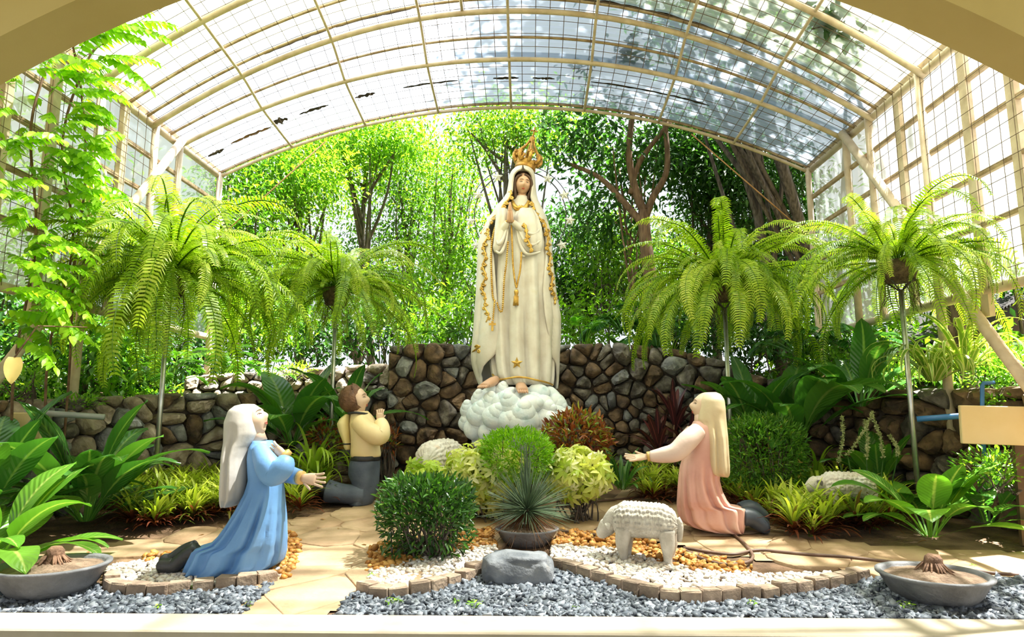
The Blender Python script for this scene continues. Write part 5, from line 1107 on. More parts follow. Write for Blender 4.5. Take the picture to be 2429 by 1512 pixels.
# fern stands
M_pole = mat('galvanised_pole', (0.42, 0.42, 0.41), (0.58, 0.58, 0.56), rough=0.32, metal=0.85, scale=12)
M_coir = mat('coir_basket', (0.06, 0.04, 0.025), (0.17, 0.12, 0.07), rough=0.95, scale=20, bump=0.9, bscale=60)
M_fern = leafmat('fern_green', [(0.0, (0.07, 0.16, 0.006)), (0.35, (0.17, 0.30, 0.012)), (0.75, (0.34, 0.46, 0.025)), (1.0, (0.55, 0.60, 0.10))], trans=0.48, rough=0.4)
M_rachis = leafmat('fern_stalk', [(0.0, (0.16, 0.10, 0.03)), (1.0, (0.30, 0.24, 0.06))], trans=0.0)
def frond_mesh(name, L, el0, bend, seed, npairs=54, pl=0.064):
    rr = random.Random(seed); P = V(0, 0, 0); el = el0; n = npairs; mb = MB(); path = []; tws = rr.uniform(-0.35, 0.35)
    tint0 = rr.uniform(0.3, 0.75); az = 0.0
    for i in range(n + 1):
        t = i / n; path.append(P.copy()); d = V(math.cos(el) * math.cos(az), math.cos(el) * math.sin(az), math.sin(el)); side = V(-math.sin(az), math.cos(az), 0); nrm = np.cross(d, side)
        if t > 0.10:
            w = pl * (math.sin(math.pi * min(1, (t - 0.06) ** 0.75)) ** 0.7 + 0.12) * rr.uniform(0.85, 1.1)
            for s in (-1, 1):
                sd = side * s * math.cos(tws * s) + nrm * math.sin(tws * s)
                q0 = P; q1 = P + sd * w * 0.55 + d * w * 0.16 + nrm * w * rr.uniform(0.02, 0.12) ; q2 = P + sd * w * 0.92 + d * w * 0.42 - V(0, 0, 1) * w * rr.uniform(0.12, 0.45)
                hw = d * L / n * 0.33; tt = min(1, max(0, tint0 + rr.uniform(-0.18, 0.18) + 0.12 * t))
                mb.add([q0 - hw * 0.8, q0 + hw * 0.8, q1 - hw * 0.95, q1 + hw * 0.95, q2 - hw * 0.25, q2 + hw * 0.25], [(0, 1, 3, 2), (2, 3, 5, 4)], [(-1, 0, tt), (1, 0, tt), (-1, .5, tt), (1, .5, tt), (-1, 1, tt), (1, 1, tt)])
        P = P + d * L / n; el -= bend / n * (0.4 + 1.3 * t); az += tws * 0.4 / n
    v_, f_ = tube(path[::4] + [path[-1]], np.linspace(0.006, 0.002, len(path[::4]) + 1), 4, caps=False); mb.add(v_, f_, np.c_[np.zeros((len(v_), 2)), np.full(len(v_), 0.1)])
    m = mb.mesh(name, smooth=False); m.materials.append(M_fern); return m
FR = [(frond_mesh('frond', 1.0, math.radians(e), math.radians(bd), i), e) for i, (e, bd) in enumerate(((72, 110), (74, 150), (66, 120), (60, 185), (50, 160), (42, 115), (36, 165), (28, 140), (18, 120), (6, 105), (-8, 90), (62, 130), (38, 70), (24, 62), (12, 55)))]
def fern(px, py_top, px_b, D, scale, n, label, seed, low=0.5, basket=0.15):
    rr = random.Random(seed); top = at(px, py_top, D); bx_ = at(px_b, 1000, D)[0]; g = V(top[0] + (bx_ - top[0]) * 1.0, D, gz(0, D))
    t = thing('fern_stand', (top[0], D, g[2]), label, 'plant stand', 'fern stands'); o0 = org(t)
    mob('pole', *tube([(top[0], D, g[2] - 0.05), (top[0], D, top[2])], 0.024, 14), M_pole, t)
    for k in range(4):
        a = k * math.pi / 2 + 0.5; mob('bracket', *tube([top + V(0, 0, -0.02), top + V(0.13 * math.cos(a), 0.13 * math.sin(a), 0.085)], 0.008, 6), M_dark_iron, t)
    c = top + V(0, 0, 0.075)
    mob('basket', *lathe(c, [(0.06, 0), (basket * 0.8, 0.0), (basket, 0.09), (basket * 1.08, 0.18), (basket * 0.95, 0.20), (0.02, 0.19)], 24), M_coir, t)
    mb = MB()
    for k in range(40):
        a = rr.uniform(0, 6.28); q = c + V(basket * 0.9 * math.cos(a), basket * 0.9 * math.sin(a), 0.02); mb.add(*tube(smooth_path([q, q + V(rr.uniform(-.05, .05), rr.uniform(-.05, .05), -0.12), q + V(rr.uniform(-.1, .1), rr.uniform(-.1, .1), -rr.uniform(0.2, 0.34))], 6), 0.0022, 3, caps=False))
    tag(mb.build('hanging_roots', M_coir, t), kind='stuff')
    for k in range(n):
        m, e = FR[rr.randrange(len(FR))] if rr.random() > low else FR[rr.randrange(5, 11)]
        az = rr.uniform(0, 2 * math.pi); r0 = basket * rr.uniform(0.1, 0.8)
        inst('frond', m, c + V(r0 * math.cos(az), r0 * math.sin(az), 0.19) - o0, (rr.uniform(-.25, .25), rr.uniform(-.15, .15), az + rr.uniform(-.3, .3)), scale * rr.uniform(0.5, 1.2), t)
    return t
fern(400, 716, 366, 6.55, 1.65, 165, 'large arching fern on a steel pole at the left near the blue girl', 21)
fern(796, 738, 786, 7.6, 1.30, 130, 'arching fern on a steel pole behind the kneeling boy', 22)
fern(1719, 730, 1731, 7.2, 1.35, 150, 'dense drooping fern on a steel pole behind the rose girl', 23, low=0.6, basket=0.17)
fern(2137, 688, 2168, 6.1, 1.25, 100, 'arching fern on a steel pole in front of the right wall', 24)
# ================================================================ PLANTS
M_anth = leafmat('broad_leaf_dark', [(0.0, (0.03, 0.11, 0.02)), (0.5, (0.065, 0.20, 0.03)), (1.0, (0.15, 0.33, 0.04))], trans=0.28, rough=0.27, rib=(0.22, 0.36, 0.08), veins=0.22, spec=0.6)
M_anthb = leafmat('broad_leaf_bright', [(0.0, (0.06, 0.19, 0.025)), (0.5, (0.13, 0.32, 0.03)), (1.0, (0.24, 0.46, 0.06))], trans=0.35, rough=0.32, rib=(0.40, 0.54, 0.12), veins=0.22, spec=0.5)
def leafset(mt, L, W, shape, angles, pet, seed, wave=0.10, nL=14, fold=0.10, nW=6, name='leaf', petw=0.012):
    out = []
    for i, (e, bd) in enumerate(angles):
        v_, f_, l_ = blade(L, W, math.radians(e), math.radians(bd), nL, shape, fold, pet, wave, nW, seed + i, 0.3 + 0.4 * ((i * 37) % 10) / 10, math.radians(((i * 53) % 40) - 20), petw)
        m = make_mesh(name, v_, f_, l_); m.materials.append(mt); out.append(m)
    return out
ANG = [(82, 50), (72, 70), (62, 60), (54, 90), (46, 70), (38, 80), (30, 55), (66, 110), (22, 60)]
AL = leafset(M_anth, 1.0, 0.135, 'lance', ANG, 0.26, 3)
ALB = leafset(M_anthb, 1.0, 0.145, 'lance', ANG, 0.28, 5)
AHB = leafset(M_anthb, 1.0, 0.17, 'heart', ANG, 0.42, 7, wave=0.05)
def rosette(name, base, meshes, n, size, label, cat, seed, az=(0, 2 * math.pi), group=None, spread=0.05, part='leaf', pick=None):
    rr = random.Random(seed); t = thing(name, base, label, cat, group)
    for k in range(n):
        a = az[0] + (az[1] - az[0]) * (k + rr.uniform(-0.4, 0.4)) / n; m = rr.choice(meshes if pick is None else [meshes[i] for i in pick])
        inst(part, m, (spread * math.cos(a), spread * math.sin(a), 0), (rr.uniform(-.15, .15), rr.uniform(-.12, .12), a), size * rr.uniform(0.75, 1.15), t)
    return t
def on(px, py, D): return at(px, py, D)
def gb(px, D, dz=0.0): p = at(px, 1100, D); return (p[0], D, gz(p[0], D) + dz)
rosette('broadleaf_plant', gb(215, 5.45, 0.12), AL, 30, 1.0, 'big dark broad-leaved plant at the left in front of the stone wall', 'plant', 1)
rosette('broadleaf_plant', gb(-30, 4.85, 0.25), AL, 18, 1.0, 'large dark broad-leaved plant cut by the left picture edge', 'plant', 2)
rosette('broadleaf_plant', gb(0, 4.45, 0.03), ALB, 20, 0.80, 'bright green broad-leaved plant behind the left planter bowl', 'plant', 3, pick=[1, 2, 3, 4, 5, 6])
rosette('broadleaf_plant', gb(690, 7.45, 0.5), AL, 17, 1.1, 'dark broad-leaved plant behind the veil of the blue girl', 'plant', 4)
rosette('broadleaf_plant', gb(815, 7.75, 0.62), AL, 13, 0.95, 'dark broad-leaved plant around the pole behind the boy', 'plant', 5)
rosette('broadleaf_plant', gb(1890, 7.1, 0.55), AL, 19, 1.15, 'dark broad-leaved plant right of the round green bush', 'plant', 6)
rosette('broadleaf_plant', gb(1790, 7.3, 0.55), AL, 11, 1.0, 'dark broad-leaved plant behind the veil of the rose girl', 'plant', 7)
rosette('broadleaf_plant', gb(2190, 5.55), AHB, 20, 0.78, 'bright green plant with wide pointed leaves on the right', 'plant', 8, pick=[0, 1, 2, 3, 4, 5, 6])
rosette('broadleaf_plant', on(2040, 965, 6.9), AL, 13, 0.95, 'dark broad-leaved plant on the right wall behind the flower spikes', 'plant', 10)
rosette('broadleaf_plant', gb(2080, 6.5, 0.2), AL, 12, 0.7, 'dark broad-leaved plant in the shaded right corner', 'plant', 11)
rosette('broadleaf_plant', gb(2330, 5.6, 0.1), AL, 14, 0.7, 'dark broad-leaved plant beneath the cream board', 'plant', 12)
rosette('broadleaf_plant', gb(1475, 7.0, 0.1), leafset(M_anth, 1.0, 0.07, 'lance', ANG, 0.1, 31, nW=2), 22, 0.42, 'small dark leafy plant beside the orange bush', 'plant', 9)
# strap-leaved plants
M_spider = leafmat('spider_leaf', [(0.0, (0.10, 0.22, 0.02)), (0.5, (0.22, 0.36, 0.04)), (1.0, (0.34, 0.46, 0.06))], trans=0.35, edge=((0.66, 0.66, 0.26), 0.55))
M_grassy = leafmat('lime_strap_leaf', [(0.0, (0.16, 0.30, 0.02)), (0.5, (0.34, 0.50, 0.04)), (1.0, (0.56, 0.66, 0.10))], trans=0.4)
SPA = [(84, 110), (78, 170), (70, 200), (62, 215), (54, 200), (46, 180), (36, 165)]
SP = leafset(M_spider, 1.0, 0.038, 'strap', SPA, 0.0, 11, wave=0, nL=12, nW=2, fold=0.25)
GS = leafset(M_grassy, 1.0, 0.028, 'strap', SPA, 0.0, 13, wave=0, nL=10, nW=2, fold=0.2)
rosette('spider_plant', on(2215, 905, 6.25), SP, 40, 0.72, 'yellow-edged spider plant hanging over the right stone wall beside the pole', 'plant', 21)
rosette('spider_plant', on(2290, 880, 6.1), SP, 40, 0.72, 'upright yellow-edged spider plant nearest the cream board', 'plant', 22)
rosette('strap_plant', gb(745, 6.95, 0.25), GS, 60, 0.62, 'lime green strap-leaved clump between the blue girl and the boy', 'plant', 23)
rosette('strap_plant', gb(1930, 6.75, 0.15), GS, 26, 0.62, 'lime strap-leaved clump above the half hidden sheep', 'plant', 24)
rosette('strap_plant', on(1590, 850, 8.9), GS, 14, 0.4, 'small yellowish strap plant on the tall stone wall', 'plant', 25)
M_cord = leafmat('cordyline_leaf', [(0.0, (0.03, 0.012, 0.018)), (0.5, (0.08, 0.025, 0.03)), (1.0, (0.22, 0.05, 0.045))], trans=0.2, rough=0.35, rib=(0.30, 0.07, 0.07))
CD = leafset(M_cord, 1.0, 0.075, 'lance', [(84, 20), (74, 40), (62, 60), (50, 70), (36, 60)], 0.06, 15, wave=0.03, nL=9, nW=2)
for i, (px, D, dz, n, s, lab) in enumerate(((1560, 7.7, 0.45, 16, 0.5, 'dark purple cordyline left of the rose girl'), (1600, 7.9, 0.75, 18, 0.55, 'taller dark red cordyline against the stone wall'), (1640, 7.6, 0.35, 14, 0.5, 'purple cordyline behind the head of the rose girl'))):
    r_ = rosette('cordyline', gb(px, D), CD, 0, s, lab, 'plant', 30 + i); h = dz
    mob('stem', *tube([org(r_), org(r_) + V(0.02, 0, h)], 0.018, 8), M_barkb, r_); rr = random.Random(i)
    for k in range(n): inst('leaf', CD[k % 5], (0.02, 0, h * rr.uniform(0.75, 1.0)), (rr.uniform(-.1, .1), rr.uniform(-.1, .1), k * 2.4), s * rr.uniform(0.8, 1.1), r_)
# low red and green rosettes in the beds
M_rhoeo = leafmat('bed_leaf', [(0.0, (0.09, 0.025, 0.012)), (0.30, (0.22, 0.06, 0.03)), (0.42, (0.14, 0.22, 0.03)), (0.7, (0.40, 0.50, 0.04)), (1.0, (0.70, 0.72, 0.16))], trans=0.4, rough=0.4)
def bed_mesh(seed):
    rr = random.Random(seed); mb = MB()
    for k in range(54):
        up = k / 54; e = 15 + 60 * up + rr.uniform(-8, 8); t_ = (0.05 + 0.25 * rr.random()) if up < 0.5 else 0.45 + 0.5 * rr.random()
        v_, f_, l_ = blade(rr.uniform(0.12, 0.23), 0.0085, math.radians(e), math.radians(rr.uniform(50, 110)), 5, 'lance', 0.2, 0.0, 0, 2, k, t_); mb.add(v_ @ rotz(rr.uniform(0, 6.28)).T + V(0, 0, 0.03 + 0.06 * up), f_, l_)
    m = mb.mesh('bed_plant'); m.materials.append(M_rhoeo); return m
BM = [bed_mesh(s) for s in range(7)]
BEDS = [([(285, 1255), (310, 1180), (400, 1150), (545, 1150), (560, 1230), (480, 1245), (380, 1262)], 120, 'small red and yellow-green strap plant in the bed left of the blue girl', 'bed plants left of the blue girl'),
        ([(665, 1225), (670, 1165), (770, 1160), (765, 1205), (710, 1225)], 22, 'small red and green strap plant in front of the boy feet', 'bed plants by the boy'),
        ([(1505, 1180), (1520, 1110), (1620, 1100), (1625, 1195), (1560, 1205)], 26, 'small yellow-green strap plant under the arm of the rose girl', 'bed plants under the rose girl arm'),
        ([(1720, 1200), (1760, 1150), (1880, 1140), (2000, 1150), (2110, 1180), (2125, 1255), (2040, 1285), (1880, 1285), (1830, 1240)], 122, 'small red and yellow-green strap plant in the bed behind the rose girl feet', 'bed plants right of the rose girl'),
        ([(1380, 1165), (1400, 1110), (1470, 1110), (1460, 1150)], 9, 'small strap plant at the foot of the orange bush', 'bed plants by the orange bush')]
for i, (poly, n, lab, grp) in enumerate(BEDS):
    rr = random.Random(50 + i); W_ = [tuple(gnd(*q)[:2]) for q in poly]; lo = np.min(W_, axis=0); hi = np.max(W_, axis=0); k = 0; tries = 0; got = []
    while k < n and tries < 6000:
        tries += 1; x, y = rr.uniform(lo[0], hi[0]), rr.uniform(lo[1], hi[1])
        if not inside(W_, x, y) or any(math.hypot(x - a, y - b_) < 0.05 for a, b_ in got): continue
        got.append((x, y)); k += 1
        o = inst('bed_plant', rr.choice(BM), (x, y, gz(x, y) - 0.01), (0, 0, rr.uniform(0, 6.28)), rr.uniform(1.0, 1.65)); tag(o, lab + (', front half' if y < (lo[1] + hi[1]) / 2 else ', back half'), 'plant', grp + (' in the front half' if y < (lo[1] + hi[1]) / 2 else ' in the back half'))
# clipped bushes
M_box = leafmat('box_leaf', [(0.0, (0.02, 0.065, 0.015)), (0.55, (0.05, 0.14, 0.02)), (0.85, (0.13, 0.28, 0.03)), (0.93, (0.30, 0.34, 0.05)), (1.0, (0.42, 0.20, 0.06))], trans=0.3, rough=0.33, spec=0.5)
M_topi = leafmat('topiary_leaf', [(0.0, (0.09, 0.24, 0.008)), (0.5, (0.22, 0.45, 0.015)), (0.9, (0.38, 0.58, 0.04)), (1.0, (0.50, 0.50, 0.08))], trans=0.38, rough=0.35)
M_topr = leafmat('ruddy_topiary_leaf', [(0.0, (0.03, 0.10, 0.012)), (0.5, (0.08, 0.22, 0.02)), (0.85, (0.20, 0.36, 0.04)), (1.0, (0.50, 0.30, 0.10))], trans=0.34, rough=0.35)
def bush(name, c, r, n, mt, label, seed, leaf=0.055, power=2.0, zlo=0.0, width=0.75, shell=0.72, stems=30, tmpl=None, ground=None, thin=0.0, tm=0.45):
    rng = np.random.default_rng(seed); c = np.asarray(c, float); r = np.asarray(r, float); gzv = gz(c[0], c[1]) if ground is None else ground
    t = thing(name, (c[0], c[1], gzv), label, 'bush'); d = unit(rng.normal(size=(n, 3))); k = (np.abs(d) ** power).sum(1, keepdims=True) ** (-1 / power)
    rad = 1 - (1 - shell) * rng.uniform(0, 1, (n, 1)) ** 1.3 + rng.normal(0, 0.03, (n, 1)); P = c + d * k * r * rad
    if thin:
        ok = ~((P[:, 2] < c[2] - 0.05 * r[2]) & (rng.uniform(0, 1, n) < thin)); d, P = d[ok], P[ok]; n = len(P)
    dirs = unit(d * 0.8 + rng.normal(0, 0.5, (n, 3)) + V(0, 0, 0.35)); R = frames(dirs, rng, 0.6); tint = np.clip(rng.normal(tm, 0.2, n), 0, 1)
    v_, f_, l_ = scatter_leaves(*narrow(tmpl or LEAF6, width), P, R, leaf * rng.uniform(0.6, 1.3, n), tint); keep = None
    mob('foliage', v_, f_, mt, t, l_, smooth=False); mb = MB()
    for i in range(stems):
        e = c + unit(rng.normal(size=(1, 3)))[0] * r * 0.8; e[2] = max(e[2], gzv + 0.1); s = V(c[0] + rng.normal(0, r[0] * 0.25), c[1] + rng.normal(0, r[1] * 0.25), gzv - 0.03); m_ = (s + e) / 2 + rng.normal(0, 0.03, 3)
        mb.add(*tube(smooth_path([s, m_, e], 6), np.linspace(0.010, 0.003, 7), 4, caps=False))
    mb.build('stems', M_bark, t); return t
b = gnd(1002, 1335); bush('box_bush', (b[0] + 0.0, b[1] + 0.14, b[2] + 0.285), (0.325, 0.27, 0.275), 4400, M_box, 'dark green clipped square bush standing on the pebbles', 61, leaf=0.062, power=4.5, width=0.72, shell=0.5, stems=80, thin=0.6)
c = at(1226, 1083, 6.0); bush('round_bush', c, (0.315, 0.30, 0.235), 4200, M_topi, 'bright green dome-clipped bush in front of the cloud', 62, leaf=0.05, width=0.6, power=2.6, shell=0.7)
c = at(1810, 1075, 6.55); bush('round_bush', c, (0.385, 0.34, 0.36), 5200, M_topr, 'round clipped green bush right of the rose girl', 63, leaf=0.055, width=0.6, power=2.7, shell=0.7)
# variegated umbrella bushes: whorls of leaflets
M_sch = leafmat('variegated_leaf', [(0.0, (0.16, 0.28, 0.03)), (0.4, (0.44, 0.54, 0.06)), (0.70, (0.70, 0.70, 0.20)), (1.0, (0.84, 0.82, 0.56))], trans=0.38, rough=0.38)
wv, wf, wl = [], [], []
for k in range(7):
    a = 2 * math.pi * k / 7; v_ = (LEAF6[0] * V(1, 0.95, 1) + V(0.08, 0, 0)) @ roty(0.35).T @ rotz(a).T; wf.append(LEAF6[1] + len(wv) * 7); wv.append(v_); wl.append(LEAF6[2])
WH = (np.vstack(wv)[:, [2, 0, 1]] * V(1, 1, 1), np.vstack(wf), np.vstack(wl))
def whorl_bush(c, r, n, label, seed, mt, name='umbrella_bush', leaf=0.085): return bush(name, c, r, n, mt, label, seed, leaf=leaf, width=1.0, shell=0.25, stems=26, tmpl=WH, tm=0.62)
whorl_bush(at(1150, 1130, 6.1), (0.42, 0.32, 0.31), 900, 'yellow variegated umbrella bush left of the dome bush', 64, M_sch)
whorl_bush(at(1368, 1125, 6.0), (0.31, 0.25, 0.25), 480, 'yellow variegated umbrella bush right of the dome bush', 65, M_sch)
whorl_bush(at(1010, 1130, 6.5), (0.30, 0.22, 0.15), 130, 'low yellow-green umbrella bush beneath the hidden sheep', 66, M_grassy, leaf=0.07)
M_croton = leafmat('croton_leaf', [(0.0, (0.07, 0.02, 0.012)), (0.3, (0.26, 0.06, 0.02)), (0.5, (0.44, 0.17, 0.04)), (0.56, (0.14, 0.26, 0.03)), (1.0, (0.55, 0.55, 0.08))], trans=0.3, rough=0.3)
c = at(1368, 1045, 6.75); bush('croton_bush', c, (0.34, 0.3, 0.29), 1500, M_croton, 'orange, red and green croton bush right of the cloud', 67, leaf=0.085, width=0.7, shell=0.6)
c = at(775, 1040, 7.3); bush('croton_bush', c, (0.2, 0.18, 0.16), 360, M_croton, 'small dark red croton by the satchel of the boy', 68, leaf=0.085, width=0.7, shell=0.6)
c = at(925, 1050, 7.7); bush('croton_bush', c, (0.10, 0.1, 0.2), 120, M_croton, 'thin croton seedling right of the boy elbow', 69, leaf=0.08, width=0.5, shell=0.3)
# fine foliage along the right wall and the left bed
M_hedge = leafmat('hedge_leaf', [(0.0, (0.07, 0.20, 0.015)), (0.5, (0.18, 0.38, 0.03)), (1.0, (0.40, 0.56, 0.09))], trans=0.45)
for i, (px, py, D, rx, ry, n, mt, lab) in enumerate([(2000, 870, 7.6, 0.5, 0.22, 1500, M_hedge, 'bright small-leaved hedge behind the right fern pole'), (2110, 880, 7.3, 0.45, 0.2, 1200, M_hedge, 'bright low hedge under the right fern'), (2380, 880, 6.4, 0.5, 0.22, 1500, M_hedge, 'bright green hedge on the wall above the cream board'), (2400, 955, 5.9, 0.22, 0.10, 420, M_hedge, 'small hedge sprig resting over the cream board'),
        (1930, 850, 7.9, 0.4, 0.25, 900, M_tree_mid, 'mid-green leafy bush beside the far right post'), (170, 955, 6.4, 0.3, 0.08, 420, M_hedge, 'low creeping green plant on top of the left stone wall'), (2370, 1110, 5.4, 0.36, 0.16, 620, M_tree_mid, 'small-leaved shrub under the cream board'), (60, 900, 6.0, 0.35, 0.2, 500, M_hedge, 'light green climber leaves at the foot of the left wall'), (700, 880, 9.0, 0.3, 0.12, 260, M_grassy, 'yellow-green weeds on the upper terrace wall')]):
    c = at(px, py, D); bush('low_bush', c, (rx, rx * 0.8, ry), n, mt, lab, 80 + i, leaf=0.05, width=0.9, shell=0.2, stems=14, ground=c[2] - ry)
# leafy ground cover on the bank behind the walls
rng = np.random.default_rng(500); gc = []
for x, y in rng.uniform((-6.0, 6.2), (5.6, 12.0), (24000, 2)):
    d_ = np.hypot(edge[:, 0] - x, edge[:, 1] - y); k_ = d_.argmin(); out_ = np.hypot(x - cen[0], y - cen[1]) - np.hypot(*(edge[k_] - cen))
    if out_ > 0.12 and nz((x, y, 2), 0.9) > -0.25: gc.append((x, y, bank_z(x, y) + rng.uniform(0, 0.10)))
gc = np.array(gc); n_ = len(gc); v_, f_, l_ = scatter_leaves(*LEAF4, gc, frames(rng.normal(size=(n_, 3)) * V(1, 1, 0.5) + V(0, 0, 0.4), rng), rng.uniform(0.06, 0.12, n_), rng.uniform(0, 1, n_))
tag(mob('ground_cover', v_, f_, M_tree_mid, None, l_, False, loc=(0, 9.5, 1.5)), 'low leafy ground cover on the bank behind the stone walls', 'ground cover', kind='stuff')
# lobed philodendrons along the wall top
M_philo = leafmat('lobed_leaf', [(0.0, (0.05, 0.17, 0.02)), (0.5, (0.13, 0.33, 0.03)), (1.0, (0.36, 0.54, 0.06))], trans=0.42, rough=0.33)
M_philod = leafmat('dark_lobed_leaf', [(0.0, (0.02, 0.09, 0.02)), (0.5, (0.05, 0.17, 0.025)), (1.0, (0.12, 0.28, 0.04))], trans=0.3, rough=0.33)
def lobed(mt, e, bd, seed, L=1.0):
    rr = random.Random(seed); mb = MB(); P = V(0, 0, 0); el = math.radians(e); path = [P]
    for i in range(10): P = P + V(math.cos(el), 0, math.sin(el)) * L * 0.055; el -= math.radians(bd) / 24; path.append(P)
    v_, f_ = tube(path, 0.012, 5, caps=False); mb.add(v_, f_, np.c_[np.zeros((len(v_), 2)), np.full(len(v_), 0.6)]); el -= 0.5
    for i in range(9):
        t = i / 8; d = V(math.cos(el), 0, math.sin(el)); w = L * 0.26 * (math.sin(math.pi * (0.22 + 0.76 * t)) ** 0.7)
        for s in (-1, 1):
            ang = math.radians(75 - 55 * t); dr = d * math.cos(ang) + V(0, s, 0) * math.sin(ang); R = frames(dr[None], np.random.default_rng(seed + i), 0.15)[0]
            mb.add((LEAF6[0] * V(1, 1.05, 1) * w) @ R.T + P, LEAF6[1].tolist(), LEAF6[2] * V(1, 1, 0) + V(0, 0, 0.4 + rr.uniform(-.2, .3)))
        P = P + d * L * 0.042; el -= math.radians(bd) / 12
    m = mb.mesh('leaf', smooth=False); m.materials.append(mt); return m
LB = [lobed(M_philo, e, bd, i) for i, (e, bd) in enumerate(((80, 50), (66, 60), (52, 60), (38, 60)))]; LBD = [lobed(M_philod, e, bd, i + 9) for i, (e, bd) in enumerate(((78, 60), (64, 70), (48, 60), (34, 60)))]
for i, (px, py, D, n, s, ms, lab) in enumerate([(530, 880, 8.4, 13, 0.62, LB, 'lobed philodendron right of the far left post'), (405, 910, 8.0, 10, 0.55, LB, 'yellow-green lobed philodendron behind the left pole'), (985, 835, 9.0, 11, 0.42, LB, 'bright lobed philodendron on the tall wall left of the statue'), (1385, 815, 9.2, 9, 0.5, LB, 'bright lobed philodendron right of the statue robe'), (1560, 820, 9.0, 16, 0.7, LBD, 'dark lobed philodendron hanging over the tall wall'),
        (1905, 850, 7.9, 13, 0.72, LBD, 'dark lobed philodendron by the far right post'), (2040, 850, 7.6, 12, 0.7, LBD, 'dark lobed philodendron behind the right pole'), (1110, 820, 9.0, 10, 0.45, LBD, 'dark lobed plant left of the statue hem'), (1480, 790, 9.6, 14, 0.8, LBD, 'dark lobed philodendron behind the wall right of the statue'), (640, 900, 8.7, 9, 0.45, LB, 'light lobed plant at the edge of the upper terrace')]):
    rosette('lobed_philodendron', on(px, py, D), ms, n, s, lab, 'plant', 90 + i)
# spiky grass plant in a bowl
b = gnd(1250, 1300); bw = bowl((b[0], b[1] + 0.16, b[2] - 0.01), 0.25, 0.13, 'dark round bowl under the spiky blue-green plant', stump=False)
M_spiky = leafmat('spiky_blade', [(0.0, (0.22, 0.10, 0.04)), (0.2, (0.09, 0.13, 0.08)), (0.6, (0.16, 0.24, 0.14)), (1.0, (0.32, 0.42, 0.24))], trans=0.2, rough=0.35)
mb = MB(); rr = random.Random(4)
for k in range(640):
    e = rr.uniform(-48, 72) if rr.random() < 0.86 else rr.uniform(78, 90); t_ = 0.02 + 0.12 * rr.random() if e < -15 else 0.3 + 0.6 * rr.random()
    L_ = rr.uniform(0.27, 0.42); e_ = math.radians(e); sag = rr.uniform(0.02, 0.12) * L_; q_ = [V(math.cos(e_), 0, math.sin(e_)) * L_ * t - V(0, 0, sag * t * t) for t in (0, 0.4, 0.75, 1)]
    v_, f_ = tube(q_, [0.0035, 0.003, 0.002, 0.0006], 3, caps=False); mb.add(v_ @ rotz(rr.uniform(0, 6.28)).T, f_, np.c_[np.zeros((len(v_), 2)), np.full(len(v_), t_)])
c = V(b[0], b[1] + 0.16, b[2] + 0.25)
sp_ = thing('spiky_plant', c - V(0, 0, 0.11), 'spherical spiky blue-green grass plant in the dark bowl', 'plant'); mb.v = [q + c for q in mb.v]; mb.build('blades', M_spiky, sp_)
mb = MB()
for k in range(16):
    a = rr.uniform(0, 6.28); r_ = rr.uniform(0, 0.03); p0 = c + V(r_ * math.cos(a), r_ * math.sin(a), -0.1); mb.add(*tube([p0, p0 + V(rr.uniform(-.03, .03), rr.uniform(-.03, .03), rr.uniform(0.45, 0.62))], [0.006, 0.0025], 4, caps=False))
mb.l = [q + V(0, 0, 0.35) for q in mb.l]; mb.build('upright_stalks', M_spiky, sp_)
mob('heart', *ball(c, 0.035, 10, 8), M_barkb, sp_)
# pale flower spikes
M_spike = leafmat('flower_spike', [(0.0, (0.22, 0.26, 0.10)), (1.0, (0.55, 0.55, 0.30))], trans=0.2)
fs = thing('flower_spike_plant', gb(2050, 6.0), 'plant with five pale fuzzy flower spikes in the dark corner', 'plant')
for i, (x0, y0, x1, y1) in enumerate(((1990, 1095, 1998, 990), (2010, 1080, 2070, 980), (2055, 1085, 2052, 1000), (2095, 1085, 2068, 985), (2130, 1080, 2110, 1035))):
    p0, p1 = at(x0, y0, 6.0), at(x1, y1, 6.0 + 0.05 * i); P = smooth_path([p0, (p0 + p1) / 2 + V(0.02, 0, 0), p1], 20); mb = MB(); mb.add(*tube(P, 0.004, 4)); N = 220; rng = np.random.default_rng(i); q = P[rng.integers(0, len(P), N)]; R = frames(rng.normal(size=(N, 3)) + V(0, 0, 0.5), rng)
    v_, f_, l_ = scatter_leaves(*LEAF4, q, R, np.full(N, 0.028), rng.uniform(0, 1, N)); mb.add(v_, f_.tolist(), l_); mb.build('flower_spike', M_spike, fs)
    mob('stem', *tube([(p0[0] + (fs.location[0] - p0[0]) * 0.6, 6.0, gz(0, 6.0) - 0.02), p0], 0.006, 5), M_tree_mid, fs)
